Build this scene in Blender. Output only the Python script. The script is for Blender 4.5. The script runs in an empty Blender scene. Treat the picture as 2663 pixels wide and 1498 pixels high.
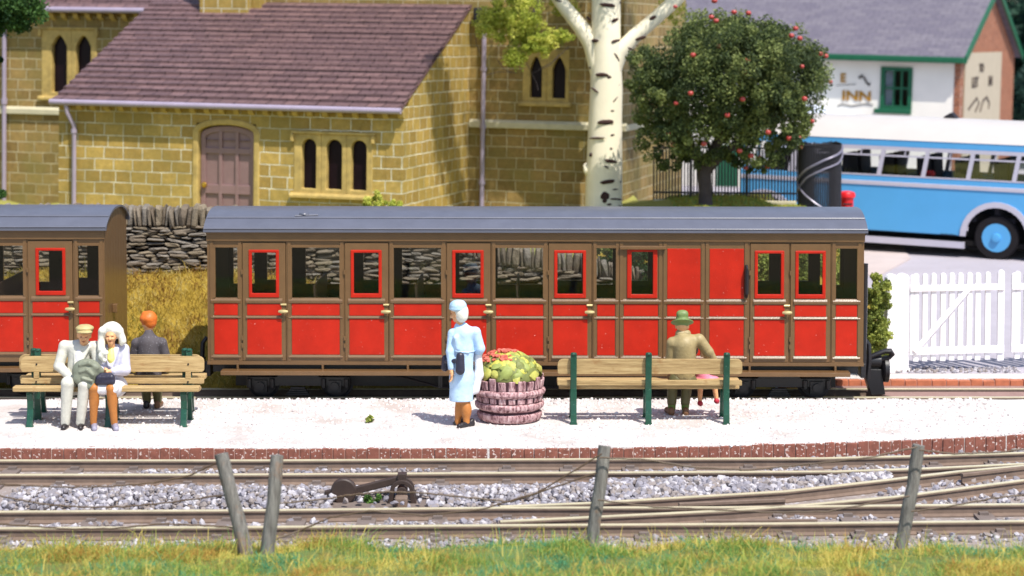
import bpy, bmesh, math, random
import numpy as np
from mathutils import Vector, Matrix, Euler

random.seed(11)
rng = np.random.default_rng(11)
R = math.radians
sc = bpy.context.scene
COL = sc.collection

# ------------------------------------------------------------------ camera model (photo pixels 2663 x 1498 -> world metres)
FPX, CX, PV, PITCH, CAMH = 5170.0, 1331.5, 357.0, R(2.8), 4.95
CAM = Vector((0, 0, CAMH))
_cp, _sp = math.cos(PITCH), math.sin(PITCH)


def ray(u, v):
    a, b = (u - CX) / FPX, (v - PV) / FPX
    return Vector((a, _cp - b * _sp, -_sp - b * _cp))


def at_y(u, v, y):
    d = ray(u, v)
    return CAM + d * (y / d.y)


def at_z(u, v, z):
    d = ray(u, v)
    return CAM + d * ((z - CAMH) / d.z)


class Frame:
    """A thing's own axes: x along its front, y into its depth, z up."""

    def __init__(self, loc, yaw=0, roll=0):
        self.M = Matrix.Translation(loc) @ Matrix.Rotation(yaw, 4, 'Z') @ Matrix.Rotation(roll, 4, 'Y')
        self.I = self.M.inverted()

    def _ray(self, u, v):
        return self.I @ CAM, self.I.to_3x3() @ ray(u, v)

    def on(self, axis, u, v, c=0.0):
        o, d = self._ray(u, v)
        return o + d * ((c - o[axis]) / d[axis])

    def X(self, u, v, c=0.0):
        return self.on(1, u, v, c).x

    def Z(self, u, v, c=0.0):
        return self.on(1, u, v, c).z


# ------------------------------------------------------------------ tagging
def tag(o, label=None, cat=None, group=None, kind=None):
    if label: o['label'] = label
    if cat: o['category'] = cat
    if group: o['group'] = group
    if kind: o['kind'] = kind
    return o


def thing(name, M, label, cat, group=None):
    o = bpy.data.objects.new(name, None)
    COL.objects.link(o)
    o.matrix_world = M if isinstance(M, Matrix) else Matrix.Translation(Vector(M))
    o.empty_display_size = 0.1
    return tag(o, label, cat, group)


def children(o):
    return [c for c in COL.objects if c.parent == o]


def copy_tree(o, parent=None):
    c = o.copy()
    COL.objects.link(c)
    c.parent = parent
    for ch in children(o):
        copy_tree(ch, c)
    return c


# ------------------------------------------------------------------ materials
def lin(r, g, b):
    f = lambda c: (c / 255 / 12.92) if c / 255 <= .04045 else ((c / 255 + .055) / 1.055) ** 2.4
    return (f(r), f(g), f(b))


class NT:
    def __init__(self, name):
        self.m = bpy.data.materials.new(name)
        self.m.use_nodes = True
        self.t = self.m.node_tree
        self.t.nodes.clear()
        self.out = self.n('ShaderNodeOutputMaterial')

    def n(self, kind, **kw):
        nd = self.t.nodes.new(kind)
        for k, v in kw.items():
            if k.startswith('i_'):
                key = k[2:].replace('_', ' ')
                nd.inputs[key].default_value = v
            else:
                setattr(nd, k, v)
        return nd

    def l(self, a, b):
        self.t.links.new(a, b)

    def ramp(self, fac, stops):
        r = self.n('ShaderNodeValToRGB')
        e = r.color_ramp.elements
        while len(e) < len(stops): e.new(.5)
        for k, (p, c) in zip(e, stops):
            k.position = p
            k.color = (*c, 1) if len(c) == 3 else c
        self.l(fac, r.inputs[0])
        return r.outputs[0]

    def mix(self, fac, a, b, mode='MIX'):
        m = self.n('ShaderNodeMix', data_type='RGBA', blend_type=mode)
        for sock, val in ((m.inputs[0], fac), (m.inputs[6], a), (m.inputs[7], b)):
            if hasattr(val, 'links') or isinstance(val, bpy.types.NodeSocket):
                self.l(val, sock)
            elif isinstance(val, (int, float)):
                sock.default_value = val
            else:
                sock.default_value = (*val, 1)
        return m.outputs[2]

    def noise(self, vec, scale, detail=4, rough=.6, dist=0):
        nz = self.n('ShaderNodeTexNoise')
        nz.inputs['Scale'].default_value = scale
        nz.inputs['Detail'].default_value = detail
        nz.inputs['Roughness'].default_value = rough
        nz.inputs['Distortion'].default_value = dist
        if vec is not None: self.l(vec, nz.inputs['Vector'])
        return nz.outputs[0]

    def bsdf(self, col, rough=.5, spec=.5, metal=0, bump=None, bstr=.3, bdist=.01):
        p = self.n('ShaderNodeBsdfPrincipled')
        if isinstance(col, bpy.types.NodeSocket): self.l(col, p.inputs['Base Color'])
        else: p.inputs['Base Color'].default_value = (*col, 1)
        if isinstance(rough, bpy.types.NodeSocket): self.l(rough, p.inputs['Roughness'])
        else: p.inputs['Roughness'].default_value = rough
        p.inputs['Specular IOR Level'].default_value = spec
        p.inputs['Metallic'].default_value = metal
        if bump is not None:
            b = self.n('ShaderNodeBump')
            b.inputs['Strength'].default_value = bstr
            b.inputs['Distance'].default_value = bdist
            self.l(bump, b.inputs['Height'])
            self.l(b.outputs[0], p.inputs['Normal'])
        self.l(p.outputs[0], self.out.inputs[0])
        return p


def paint(name, rgb, rough=.45, var=.12, scale=6, bump=.25, bscale=90, spec=.5, metal=0, speck=None, bdist=.004, trans=0):
    """Painted / cast surface: base colour with mottling, a fine grain bump, optional specks."""
    t = NT(name)
    tc = t.n('ShaderNodeTexCoord').outputs['Object']
    c = lin(*rgb)
    n1 = t.noise(tc, scale, 5)
    col = t.ramp(n1, [(.25, tuple(x * (1 - var) for x in c)), (.75, tuple(min(1, x * (1 + var)) for x in c))])
    g = t.noise(tc, bscale, 3)
    if speck:
        n2 = t.noise(tc, speck[1], 2, .5)
        col = t.mix(t.ramp(n2, [(speck[2], (0, 0, 0)), (min(1, speck[2] + .04), (1, 1, 1))]), col, lin(*speck[0]))
    p = t.bsdf(col, rough, spec, metal, g, bump, bdist)
    if trans:
        tl = t.n('ShaderNodeBsdfTranslucent'); t.l(col, tl.inputs[0])
        mx = t.n('ShaderNodeMixShader'); mx.inputs[0].default_value = trans
        t.l(p.outputs[0], mx.inputs[1]); t.l(tl.outputs[0], mx.inputs[2]); t.l(mx.outputs[0], t.out.inputs[0])
    return t.m


def glass(name, tint=(.9, .93, .95), refl=.10, rough=.03):
    t = NT(name)
    tr = t.n('ShaderNodeBsdfTransparent'); tr.inputs[0].default_value = (*tint, 1)
    gl = t.n('ShaderNodeBsdfGlossy'); gl.inputs['Roughness'].default_value = rough
    fr = t.n('ShaderNodeLayerWeight'); fr.inputs['Blend'].default_value = .25
    mp = t.n('ShaderNodeMapRange'); mp.inputs['To Min'].default_value = refl * .4; mp.inputs['To Max'].default_value = .7
    t.l(fr.outputs['Fresnel'], mp.inputs['Value'])
    mx = t.n('ShaderNodeMixShader')
    t.l(mp.outputs[0], mx.inputs[0]); t.l(tr.outputs[0], mx.inputs[1]); t.l(gl.outputs[0], mx.inputs[2])
    t.l(mx.outputs[0], t.out.inputs[0])
    return t.m


def masonry(name, c1, c2, mortar, bw, rh, ms=.013, bump=.6, stain=None, rough=.8, wob=.012, moss=None, mortar_bump=True, sq=1.0):
    t = NT(name)
    uv = t.n('ShaderNodeTexCoord').outputs['UV']
    nz = t.n('ShaderNodeTexNoise'); nz.inputs['Scale'].default_value = 2.2; nz.inputs['Detail'].default_value = 3
    t.l(uv, nz.inputs['Vector'])
    sub = t.n('ShaderNodeVectorMath', operation='SUBTRACT'); sub.inputs[1].default_value = (.5, .5, .5)
    t.l(nz.outputs[1], sub.inputs[0])
    mul = t.n('ShaderNodeVectorMath', operation='SCALE'); mul.inputs['Scale'].default_value = wob * 2
    t.l(sub.outputs[0], mul.inputs[0])
    add = t.n('ShaderNodeVectorMath', operation='ADD')
    t.l(uv, add.inputs[0]); t.l(mul.outputs[0], add.inputs[1])
    b = t.n('ShaderNodeTexBrick')
    b.offset = .5; b.squash = sq; b.squash_frequency = 3; b.offset_frequency = 2
    b.inputs['Scale'].default_value = 1
    b.inputs['Mortar Size'].default_value = ms
    b.inputs['Mortar Smooth'].default_value = .35
    b.inputs['Brick Width'].default_value = bw
    b.inputs['Row Height'].default_value = rh
    b.inputs['Color1'].default_value = (*lin(*c1), 1)
    b.inputs['Color2'].default_value = (*lin(*c2), 1)
    b.inputs['Mortar'].default_value = (*lin(*mortar), 1)
    t.l(add.outputs[0], b.inputs['Vector'])
    n1 = t.noise(uv, 9, 6, .7)
    jt = t.noise(uv, 3.1, 3)
    joint = t.ramp(jt, [(.38, tuple(x * .8 for x in lin(*mortar))), (.62, lin(*mortar))])
    t.l(joint, b.inputs['Mortar'])
    dry = t.noise(uv, 26, 4, .75)
    col = t.mix(t.ramp(dry, [(.56, (0, 0, 0)), (.74, (.4, .4, .4))]), b.outputs['Color'], lin(*mortar))
    col = t.mix(.55, col, t.ramp(n1, [(.3, (.45, .45, .45)), (.7, (1.25, 1.25, 1.25))]), 'MULTIPLY')
    if moss:
        n2 = t.noise(uv, .9, 4, .6)
        col = t.mix(t.ramp(n2, [(.42, (0, 0, 0)), (.62, (.75, .75, .75))]), col, t.mix(.75, col, lin(*moss)))
    n3 = t.noise(uv, 55, 3)
    h = t.n('ShaderNodeMath', operation='MULTIPLY_ADD')
    t.l(n3, h.inputs[0]); h.inputs[1].default_value = .25
    inv = t.n('ShaderNodeMath', operation='MULTIPLY'); inv.inputs[1].default_value = -1.0
    t.l(b.outputs['Fac'], inv.inputs[0])
    t.l(inv.outputs[0], h.inputs[2])
    t.bsdf(col, rough, .3, 0, h.outputs[0], bump, .02)
    return t.m


# ------------------------------------------------------------------ meshes
def mesh_obj(name, verts, faces, mats, parent=None, smooth=False, mi=None, uv=True, bevel=0, recalc=True, angle=38):
    me = bpy.data.meshes.new(name)
    me.from_pydata([tuple(v) for v in verts], [], faces)
    if not isinstance(mats, (list, tuple)): mats = [mats]
    for m in mats: me.materials.append(m)
    if mi is not None:
        me.polygons.foreach_set('material_index', np.asarray(mi, dtype=np.int32))
    if recalc:
        bm = bmesh.new(); bm.from_mesh(me)
        bmesh.ops.recalc_face_normals(bm, faces=bm.faces)
        bm.to_mesh(me); bm.free()
    if uv: box_uv(me)
    if smooth:
        me.shade_smooth()
        if angle: me.set_sharp_from_angle(angle=R(angle))
    me.update()
    o = bpy.data.objects.new(name, me)
    COL.objects.link(o)
    if parent is not None: o.parent = parent
    if bevel:
        b = o.modifiers.new('bevel', 'BEVEL'); b.width = bevel; b.segments = 2; b.limit_method = 'ANGLE'; b.angle_limit = R(50)
    return o


def fast_obj(name, V, Fc, mats, parent=None, mi=None, smooth=False):
    """numpy: V (n,3), Fc (m,k) all faces with k corners."""
    me = bpy.data.meshes.new(name)
    V = np.ascontiguousarray(V, dtype=np.float32); Fc = np.ascontiguousarray(Fc, dtype=np.int32)
    m, k = Fc.shape
    me.vertices.add(len(V)); me.vertices.foreach_set('co', V.ravel())
    me.loops.add(m * k); me.loops.foreach_set('vertex_index', Fc.ravel())
    me.polygons.add(m)
    me.polygons.foreach_set('loop_start', np.arange(0, m * k, k, dtype=np.int32))
    if not isinstance(mats, (list, tuple)): mats = [mats]
    for mm in mats: me.materials.append(mm)
    if mi is not None: me.polygons.foreach_set('material_index', np.asarray(mi, dtype=np.int32))
    me.polygons.foreach_set('use_smooth', np.full(m, smooth, dtype=bool))
    me.update(calc_edges=True)
    me.validate()
    o = bpy.data.objects.new(name, me)
    COL.objects.link(o)
    if parent is not None: o.parent = parent
    return o


def box_uv(me):
    n = len(me.polygons)
    if not n: return
    uvl = me.uv_layers.new(name='UVMap')
    nl = len(me.loops)
    vi = np.empty(nl, dtype=np.int32); me.loops.foreach_get('vertex_index', vi)
    co = np.empty(len(me.vertices) * 3, dtype=np.float32); me.vertices.foreach_get('co', co); co = co.reshape(-1, 3)
    nor = np.empty(n * 3, dtype=np.float32); me.polygons.foreach_get('normal', nor); nor = np.abs(nor.reshape(-1, 3))
    tot = np.empty(n, dtype=np.int32); me.polygons.foreach_get('loop_total', tot)
    ax = np.repeat(np.argmax(nor * np.array([1, 1, .9]), axis=1), tot)
    P = co[vi]
    UV = np.where((ax == 0)[:, None], P[:, [1, 2]], np.where((ax == 1)[:, None], P[:, [0, 2]], P[:, [0, 1]]))
    uvl.data.foreach_set('uv', np.ascontiguousarray(UV, dtype=np.float32).ravel())


class MB:
    def __init__(self):
        self.v, self.f, self.mi = [], [], []

    def add(self, vs, fs, m=0):
        b = len(self.v)
        self.v += [Vector(p) for p in vs]
        self.f += [tuple(i + b for i in f) for f in fs]
        self.mi += [m] * len(fs)
        return b

    def box(self, x0, x1, y0, y1, z0, z1, m=0, M=None):
        vs = [Vector((x, y, z)) for x in (x0, x1) for y in (y0, y1) for z in (z0, z1)]
        if M is not None: vs = [M @ p for p in vs]
        self.add(vs, [(0, 1, 3, 2), (4, 6, 7, 5), (0, 4, 5, 1), (2, 3, 7, 6), (0, 2, 6, 4), (1, 5, 7, 3)], m)
        return self

    def bar(self, p0, p1, w, h, m=0, up=(0, 0, 1)):
        """a straight board from p0 to p1, w wide (sideways), h high (along up)."""
        p0, p1 = Vector(p0), Vector(p1); d = (p1 - p0); L = d.length; d.normalize()
        s = d.cross(Vector(up)).normalized(); t = s.cross(d).normalized()
        vs = [p + s * (a * w / 2) + t * (b * h / 2) for p in (p0, p1) for a in (-1, 1) for b in (-1, 1)]
        self.add(vs, [(0, 1, 3, 2), (4, 6, 7, 5), (0, 4, 5, 1), (2, 3, 7, 6), (0, 2, 6, 4), (1, 5, 7, 3)], m)
        return self

    def prism(self, pts, axis, a, b, m=0):
        n = len(pts)
        def mk(p, c):
            return {'x': (c, p[0], p[1]), 'y': (p[0], c, p[1]), 'z': (p[0], p[1], c)}[axis]
        vs = [mk(p, a) for p in pts] + [mk(p, b) for p in pts]
        fs = [tuple(range(n)), tuple(range(2 * n - 1, n - 1, -1))] + [(i, (i + 1) % n, n + (i + 1) % n, n + i) for i in range(n)]
        self.add(vs, fs, m)
        return self

    def ring(self, outer, inner, a, b, m=0):
        """plate between two closed outlines of equal length in the xz plane, from y=a to y=b."""
        n = len(outer)
        vs = [(p[0], a, p[1]) for p in outer] + [(p[0], a, p[1]) for p in inner] + [(p[0], b, p[1]) for p in outer] + [(p[0], b, p[1]) for p in inner]
        fs = []
        for i in range(n):
            j = (i + 1) % n
            fs += [(i, j, n + j, n + i), (2 * n + i, 3 * n + i, 3 * n + j, 2 * n + j), (n + i, n + j, 3 * n + j, 3 * n + i), (i, 2 * n + i, 2 * n + j, j)]
        self.add(vs, fs, m)
        return self

    def tube(self, pts, r, n=8, m=0, cap=True):
        pts = [Vector(p) for p in pts]
        rs = r if isinstance(r, (list, tuple)) else [r] * len(pts)
        vs, fs = [], []
        ref = None
        for i, p in enumerate(pts):
            d = (pts[min(i + 1, len(pts) - 1)] - pts[max(i - 1, 0)])
            d = d.normalized() if d.length > 1e-9 else Vector((0, 0, 1))
            if ref is None:
                ref = Vector((0, 0, 1)) if abs(d.z) < .9 else Vector((1, 0, 0))
            s = d.cross(ref).normalized(); t = s.cross(d).normalized(); ref = t
            for k in range(n):
                a = 2 * math.pi * k / n
                vs.append(p + (s * math.cos(a) + t * math.sin(a)) * rs[i])
        for i in range(len(pts) - 1):
            for k in range(n):
                k2 = (k + 1) % n
                fs.append((i * n + k, i * n + k2, (i + 1) * n + k2, (i + 1) * n + k))
        if cap:
            fs.append(tuple(range(n - 1, -1, -1))); fs.append(tuple((len(pts) - 1) * n + k for k in range(n)))
        self.add(vs, fs, m)
        return self

    def lathe(self, prof, n=24, c=(0, 0, 0), m=0, axis='z', cap=True):
        c = Vector(c); vs, fs = [], []
        for (r, z) in prof:
            for k in range(n):
                a = 2 * math.pi * k / n
                p = (r * math.cos(a), r * math.sin(a), z)
                if axis == 'y': p = (p[0], p[2], p[1])
                if axis == 'x': p = (p[2], p[0], p[1])
                vs.append(c + Vector(p))
        for i in range(len(prof) - 1):
            for k in range(n):
                k2 = (k + 1) % n
                fs.append((i * n + k, i * n + k2, (i + 1) * n + k2, (i + 1) * n + k))
        if cap:
            fs.append(tuple(range(n - 1, -1, -1))); fs.append(tuple((len(prof) - 1) * n + k for k in range(n)))
        self.add(vs, fs, m)
        return self

    def blob(self, c, rad, jit=.12, sub=1, m=0, M=None):
        V, Fc = ICO[sub]
        k = 1 + rng.uniform(-jit, jit, len(V))
        P = V * k[:, None] * np.array(rad)
        vs = [Vector(p) for p in P]
        if M is not None: vs = [M @ p for p in vs]
        self.add([Vector(c) + p for p in vs], [tuple(f) for f in Fc], m)
        return self

    def wall(self, x0, x1, z0, z1, holes, y0, y1, m=0, shear=0.0, zref=0.0, plane='y'):
        """upright slab y0..y1 with rectangular holes (x0,x1,z0,z1); merged faces and proper reveals."""
        xs = sorted({x0, x1, *[min(max(h[i], x0), x1) for h in holes for i in (0, 1)]})
        zs = sorted({z0, z1, *[min(max(h[i], z0), z1) for h in holes for i in (2, 3)]})
        nx, nz = len(xs) - 1, len(zs) - 1
        solid = [[not any(h[0] - 1e-6 <= (xs[i] + xs[i + 1]) / 2 <= h[1] + 1e-6 and h[2] - 1e-6 <= (zs[j] + zs[j + 1]) / 2 <= h[3] + 1e-6 for h in holes) for j in range(nz)] for i in range(nx)]
        idx = {}
        vs, fs = [], []
        def V(i, j, y):
            if (i, j, y) not in idx:
                idx[(i, j, y)] = len(vs)
                x = xs[i] + shear * (zs[j] - zref)
                vs.append((x, y, zs[j]) if plane == 'y' else (y, x, zs[j]))
            return idx[(i, j, y)]
        S = lambda i, j: 0 <= i < nx and 0 <= j < nz and solid[i][j]
        for i in range(nx):
            for j in range(nz):
                if not solid[i][j]: continue
                fs.append((V(i, j, y0), V(i + 1, j, y0), V(i + 1, j + 1, y0), V(i, j + 1, y0)))
                fs.append((V(i, j, y1), V(i, j + 1, y1), V(i + 1, j + 1, y1), V(i + 1, j, y1)))
                if not S(i - 1, j): fs.append((V(i, j, y0), V(i, j + 1, y0), V(i, j + 1, y1), V(i, j, y1)))
                if not S(i + 1, j): fs.append((V(i + 1, j, y0), V(i + 1, j, y1), V(i + 1, j + 1, y1), V(i + 1, j + 1, y0)))
                if not S(i, j - 1): fs.append((V(i, j, y0), V(i, j, y1), V(i + 1, j, y1), V(i + 1, j, y0)))
                if not S(i, j + 1): fs.append((V(i, j + 1, y0), V(i + 1, j + 1, y0), V(i + 1, j + 1, y1), V(i, j + 1, y1)))
        self.add(vs, fs, m)
        return self

    def build(self, name, mats, parent=None, smooth=False, bevel=0, uv=True, angle=38):
        return mesh_obj(name, self.v, self.f, mats, parent, smooth, self.mi if isinstance(mats, (list, tuple)) else None, uv, bevel, True, angle)


def _ico(sub):
    bm = bmesh.new(); bmesh.ops.create_icosphere(bm, subdivisions=sub, radius=1)
    V = np.array([v.co[:] for v in bm.verts]); Fc = np.array([[v.index for v in f.verts] for f in bm.faces]); bm.free()
    return V, Fc


ICO = {0: _ico(1), 1: _ico(2), 2: _ico(3)}


def rand_rot(n):
    q = rng.normal(size=(n, 4)); q /= np.linalg.norm(q, axis=1)[:, None]
    w, x, y, z = q.T
    return np.stack([1 - 2 * (y * y + z * z), 2 * (x * y - z * w), 2 * (x * z + y * w), 2 * (x * y + z * w), 1 - 2 * (x * x + z * z), 2 * (y * z - x * w),
                     2 * (x * z - y * w), 2 * (y * z + x * w), 1 - 2 * (x * x + y * y)], axis=1).reshape(n, 3, 3)


def stones(name, C, S, mats, parent=None, jit=.28, sub=0, rots=None, smooth=False, boxy=1):
    """C (n,3) centres, S (n,3) half sizes: irregular angular stones in one mesh."""
    V, Fc = ICO[sub]
    if boxy != 1: V = np.sign(V) * np.abs(V) ** boxy
    n = len(C)
    P = V[None] * (1 + rng.uniform(-jit, jit, (n, len(V), 1))) * S[:, None, :]
    if rots is None: rots = rand_rot(n)
    if rots is not False: P = np.einsum('nij,nkj->nki', rots, P)
    P = P + C[:, None, :]
    FF = Fc[None] + (np.arange(n) * len(V))[:, None, None]
    mi = None
    if isinstance(mats, (list, tuple)):
        mi = np.repeat(rng.integers(0, len(mats), n), len(Fc))
    return fast_obj(name, P.reshape(-1, 3), FF.reshape(-1, 3), mats, parent, mi, smooth)


def leaves(name, C, size, mats, parent=None, mi=None, flat=.0, aspect=.7):
    """C (n,3): one small bent leaf (two triangles) at each point."""
    n = len(C)
    s = size * rng.uniform(.6, 1.4, (n, 1, 1))
    q = np.array([[-1, 0, 0], [0, -aspect, .25], [1, 0, 0], [0, aspect, .25]])[None] * s
    P = np.einsum('nij,nkj->nki', rand_rot(n), q) + C[:, None, :]
    b = (np.arange(n) * 4)[:, None]
    FF = np.concatenate([b + np.array([[0, 1, 2]]), b + np.array([[0, 2, 3]])], axis=1).reshape(-1, 3)
    if mi is None: mi = rng.integers(0, len(mats), n)
    return fast_obj(name, P.reshape(-1, 3), FF, mats, parent, np.repeat(mi, 2))


def blades(name, B, hgt, wid, lean, mats, mi, parent=None, curl=.35):
    """grass: B (n,3) roots, each blade two bent triangles."""
    n = len(B)
    a = rng.uniform(0, 2 * np.pi, n)
    L = rng.uniform(0, 1, n) * lean
    dx, dy = np.cos(a) * L * hgt, np.sin(a) * L * hgt
    b2 = rng.uniform(0, 2 * np.pi, n)
    wx, wy = np.cos(b2) * wid, np.sin(b2) * wid * .3
    p0 = B + np.stack([-wx, -wy, 0 * wx], 1); p1 = B + np.stack([wx, wy, 0 * wx], 1)
    m_ = B + np.stack([dx * curl, dy * curl, hgt * .6], 1)
    p2 = m_ + np.stack([wx, wy, 0 * wx], 1) * .7; p3 = m_ - np.stack([wx, wy, 0 * wx], 1) * .7
    tip = B + np.stack([dx, dy, hgt * np.sqrt(np.maximum(.15, 1 - .6 * L * L))], 1)
    V = np.stack([p0, p1, p2, p3, tip], 1).reshape(-1, 3)
    k = (np.arange(n) * 5)[:, None]
    FF = np.concatenate([k + np.array([[0, 1, 2]]), k + np.array([[0, 2, 3]]), k + np.array([[3, 2, 4]])], 1).reshape(-1, 3)
    return fast_obj(name, V, FF, mats, parent, np.repeat(mi, 3))


def vnoise(x, y, s, seed=0):
    """cheap smooth 2-d value noise 0..1 for numpy arrays."""
    r = np.random.default_rng(seed).uniform(0, 1, (64, 64))
    X, Y = np.asarray(x) * s + 1000, np.asarray(y) * s + 1000
    i, j = np.floor(X).astype(int), np.floor(Y).astype(int)
    fx, fy = X - i, Y - j
    fx, fy = fx * fx * (3 - 2 * fx), fy * fy * (3 - 2 * fy)
    g = lambda a, b: r[a % 64, b % 64]
    return (g(i, j) * (1 - fx) + g(i + 1, j) * fx) * (1 - fy) + (g(i, j + 1) * (1 - fx) + g(i + 1, j + 1) * fx) * fy


def crown_points(c, rad, nl, per, lobe=.3, shell=.45, seed=1, squash=1):
    """leaf positions: many lobes spread through an ellipsoid, each a small cloud; leaves gaps between lobes."""
    g = np.random.default_rng(seed)
    d = g.normal(size=(nl, 3)); d /= np.linalg.norm(d, axis=1)[:, None]
    r = g.uniform(shell, 1, nl) ** .6
    L = d * r[:, None] * np.array(rad) * .92
    ls = np.min(rad) * lobe * g.uniform(.6, 1.3, nl)
    q = g.normal(size=(nl, per, 3)); q /= np.linalg.norm(q, axis=2)[:, :, None]
    q *= (g.uniform(.25, 1, (nl, per, 1)) ** .5)
    P = L[:, None, :] + q * ls[:, None, None]
    tone = np.repeat(g.uniform(0, 1, nl), per)
    return P.reshape(-1, 3) + np.array(c), tone


# ------------------------------------------------------------------ sculpted figures: smooth union of rounded shapes, skinned with surface nets
def Cc(a, b, ra, rb=None, k=.03):
    return ('c', np.array(a, float), np.array(b, float), ra, ra if rb is None else rb, k)


def El(c, r, k=.02, rot=None):
    return ('e', np.array(c, float), np.array(r, float), rot, k)


def sdf_mesh(prims, h=.008, cutz=None, cuty=None):
    lo = np.full(3, 1e9); hi = -lo
    for p in prims:
        if p[0] == 'c':
            m = max(p[3], p[4]); a = np.minimum(p[1], p[2]) - m; b = np.maximum(p[1], p[2]) + m
        else:
            m = p[2].max(); a = p[1] - m; b = p[1] + m
        lo = np.minimum(lo, a); hi = np.maximum(hi, b)
    lo -= 4 * h + .03; hi += 4 * h + .03
    n = np.ceil((hi - lo) / h).astype(int) + 1
    f = np.full(n, 1.0, dtype=np.float32)
    for p in prims:
        k = p[-1]
        if p[0] == 'c':
            m = max(p[3], p[4]); a = np.minimum(p[1], p[2]) - m; b = np.maximum(p[1], p[2]) + m
        else:
            m = p[2].max(); a = p[1] - m; b = p[1] + m
        e = k + 4 * h
        i0 = np.maximum(((a - e - lo) / h).astype(int), 0); i1 = np.minimum(((b + e - lo) / h).astype(int) + 2, n)
        gx = [lo[q] + np.arange(i0[q], i1[q]) * h for q in range(3)]
        P = np.stack(np.meshgrid(*gx, indexing='ij'), -1)
        if p[0] == 'c':
            ab = p[2] - p[1]; L2 = max(ab @ ab, 1e-9)
            t = np.clip(((P - p[1]) @ ab) / L2, 0, 1)
            d = np.linalg.norm(P - p[1] - t[..., None] * ab, axis=-1) - (p[3] + (p[4] - p[3]) * t)
        else:
            q = P - p[1]
            if p[3] is not None: q = q @ np.array(p[3])
            s = np.linalg.norm(q / p[2], axis=-1)
            g = np.linalg.norm(q / (p[2] ** 2), axis=-1)
            d = s * (s - 1) / np.maximum(g, 1e-6)
        sl = tuple(slice(i0[q], i1[q]) for q in range(3))
        cur = f[sl]
        hh = np.maximum(k - np.abs(cur - d), 0) / max(k, 1e-6)
        f[sl] = np.minimum(cur, d) - hh * hh * k * .25
    if cutz is not None:
        z = lo[2] + np.arange(n[2]) * h
        f = np.maximum(f, (cutz - z)[None, None, :].astype(np.float32))
    # surface nets
    s = f < 0
    cnt = np.zeros(n - 1, dtype=np.int8)
    acc = np.zeros((*(n - 1), 3), dtype=np.float32); num = np.zeros(n - 1, dtype=np.float32)
    cor = [(i, j, k) for i in (0, 1) for j in (0, 1) for k in (0, 1)]
    sub = lambda A, c: A[c[0]:n[0] - 1 + c[0], c[1]:n[1] - 1 + c[1], c[2]:n[2] - 1 + c[2]]
    for a in cor:
        for ax in range(3):
            if a[ax]: continue
            b = list(a); b[ax] = 1
            fa, fb = sub(f, a), sub(f, b)
            cr = (fa < 0) != (fb < 0)
            t = np.where(cr, fa / np.where(cr, fa - fb, 1), 0)
            for q in range(3):
                acc[..., q] += np.where(cr, a[q] + (t if q == ax else 0), 0)
            num += cr
    act = num > 0
    idx = np.full(n - 1, -1, dtype=np.int64); idx[act] = np.arange(act.sum())
    I = np.argwhere(act)
    V = lo + (I + acc[act] / num[act][:, None]) * h
    quads = []
    for ax in range(3):
        o1, o2 = [q for q in range(3) if q != ax]
        A = s; sl0 = [slice(None)] * 3; sl1 = [slice(None)] * 3
        sl0[ax] = slice(0, -1); sl1[ax] = slice(1, None)
        ch = A[tuple(sl0)] != A[tuple(sl1)]
        E = np.argwhere(ch)
        ok = (E[:, o1] > 0) & (E[:, o2] > 0) & (E[:, o1] < n[o1] - 1) & (E[:, o2] < n[o2] - 1)
        E = E[ok]
        inside = A[tuple(sl0)][tuple(E.T)]
        def cell(d1, d2):
            c = E.copy(); c[:, o1] -= d1; c[:, o2] -= d2
            return idx[tuple(c.T)]
        Q = np.stack([cell(1, 1), cell(0, 1), cell(0, 0), cell(1, 0)], 1)
        flip = inside if ax != 1 else ~inside
        Q[~flip] = Q[~flip][:, ::-1]
        quads.append(Q)
    return V, np.concatenate(quads)


def sculpt(name, prims, mat, parent, base, h=.008, cutz=None, spots=()):
    V, Q = sdf_mesh(prims, h, cutz)
    mats = [mat]; mi = None
    if spots:
        ctr = V[Q].mean(1); mi = np.zeros(len(Q), dtype=np.int32)
        for (c, r, m) in spots:
            if m not in mats: mats.append(m)
            mi[np.linalg.norm((ctr - np.array(c)) / np.array(r), axis=1) < 1] = mats.index(m)
    return fast_obj(name, V - np.array(base), Q, mats, parent, mi, True)
# ================================================================== materials
M = {}
M['stone'] = masonry('church_stone', (194, 162, 86), (154, 125, 62), (242, 234, 204), .42, .236, .0128, .9, moss=(138, 122, 62), wob=.02, sq=.8)
M['stone_brown'] = masonry('brown_church_stone', (160, 132, 78), (128, 104, 58), (206, 190, 150), .42, .236, .014, .9, moss=(124, 116, 62), wob=.02, sq=.8)
M['stone_dress'] = paint('dressed_stone', (176, 150, 86), .75, .34, 5, .7, 45)
M['string'] = paint('limewashed_stone', (190, 182, 152), .75, .16, 5, .4, 45)
M['slate'] = masonry('purple_slate', (126, 99, 98), (104, 82, 84), (54, 40, 42), .34, .25, .012, .5, rough=.5, wob=.008)
M['lead'] = paint('lilac_grey_gutter_paint', (158, 146, 164), .4, .1, 3, .2, 60)
M['door_paint'] = paint('mauve_door_paint', (134, 106, 104), .4, .12, 4, .25, 50)
M['brass'] = paint('brass', (214, 168, 72), .25, .1, 8, .1, 60, metal=.9)
M['handle_brass'] = paint('pale_brass_paint', (190, 172, 120), .35, .12, 20, .3, 90, metal=.3)
M['dark_pane'] = paint('dark_leaded_glass', (26, 14, 20), .3, .3, 4, .1, 20, spec=.15)
_t = NT('white_platform_gravel'); _tc = _t.n('ShaderNodeTexCoord').outputs['Object']
_c = _t.ramp(_t.noise(_tc, 1.1, 5, .65), [(.34, lin(190, 180, 173)), (.5, lin(213, 207, 203)), (.7, lin(224, 220, 218))])
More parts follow.
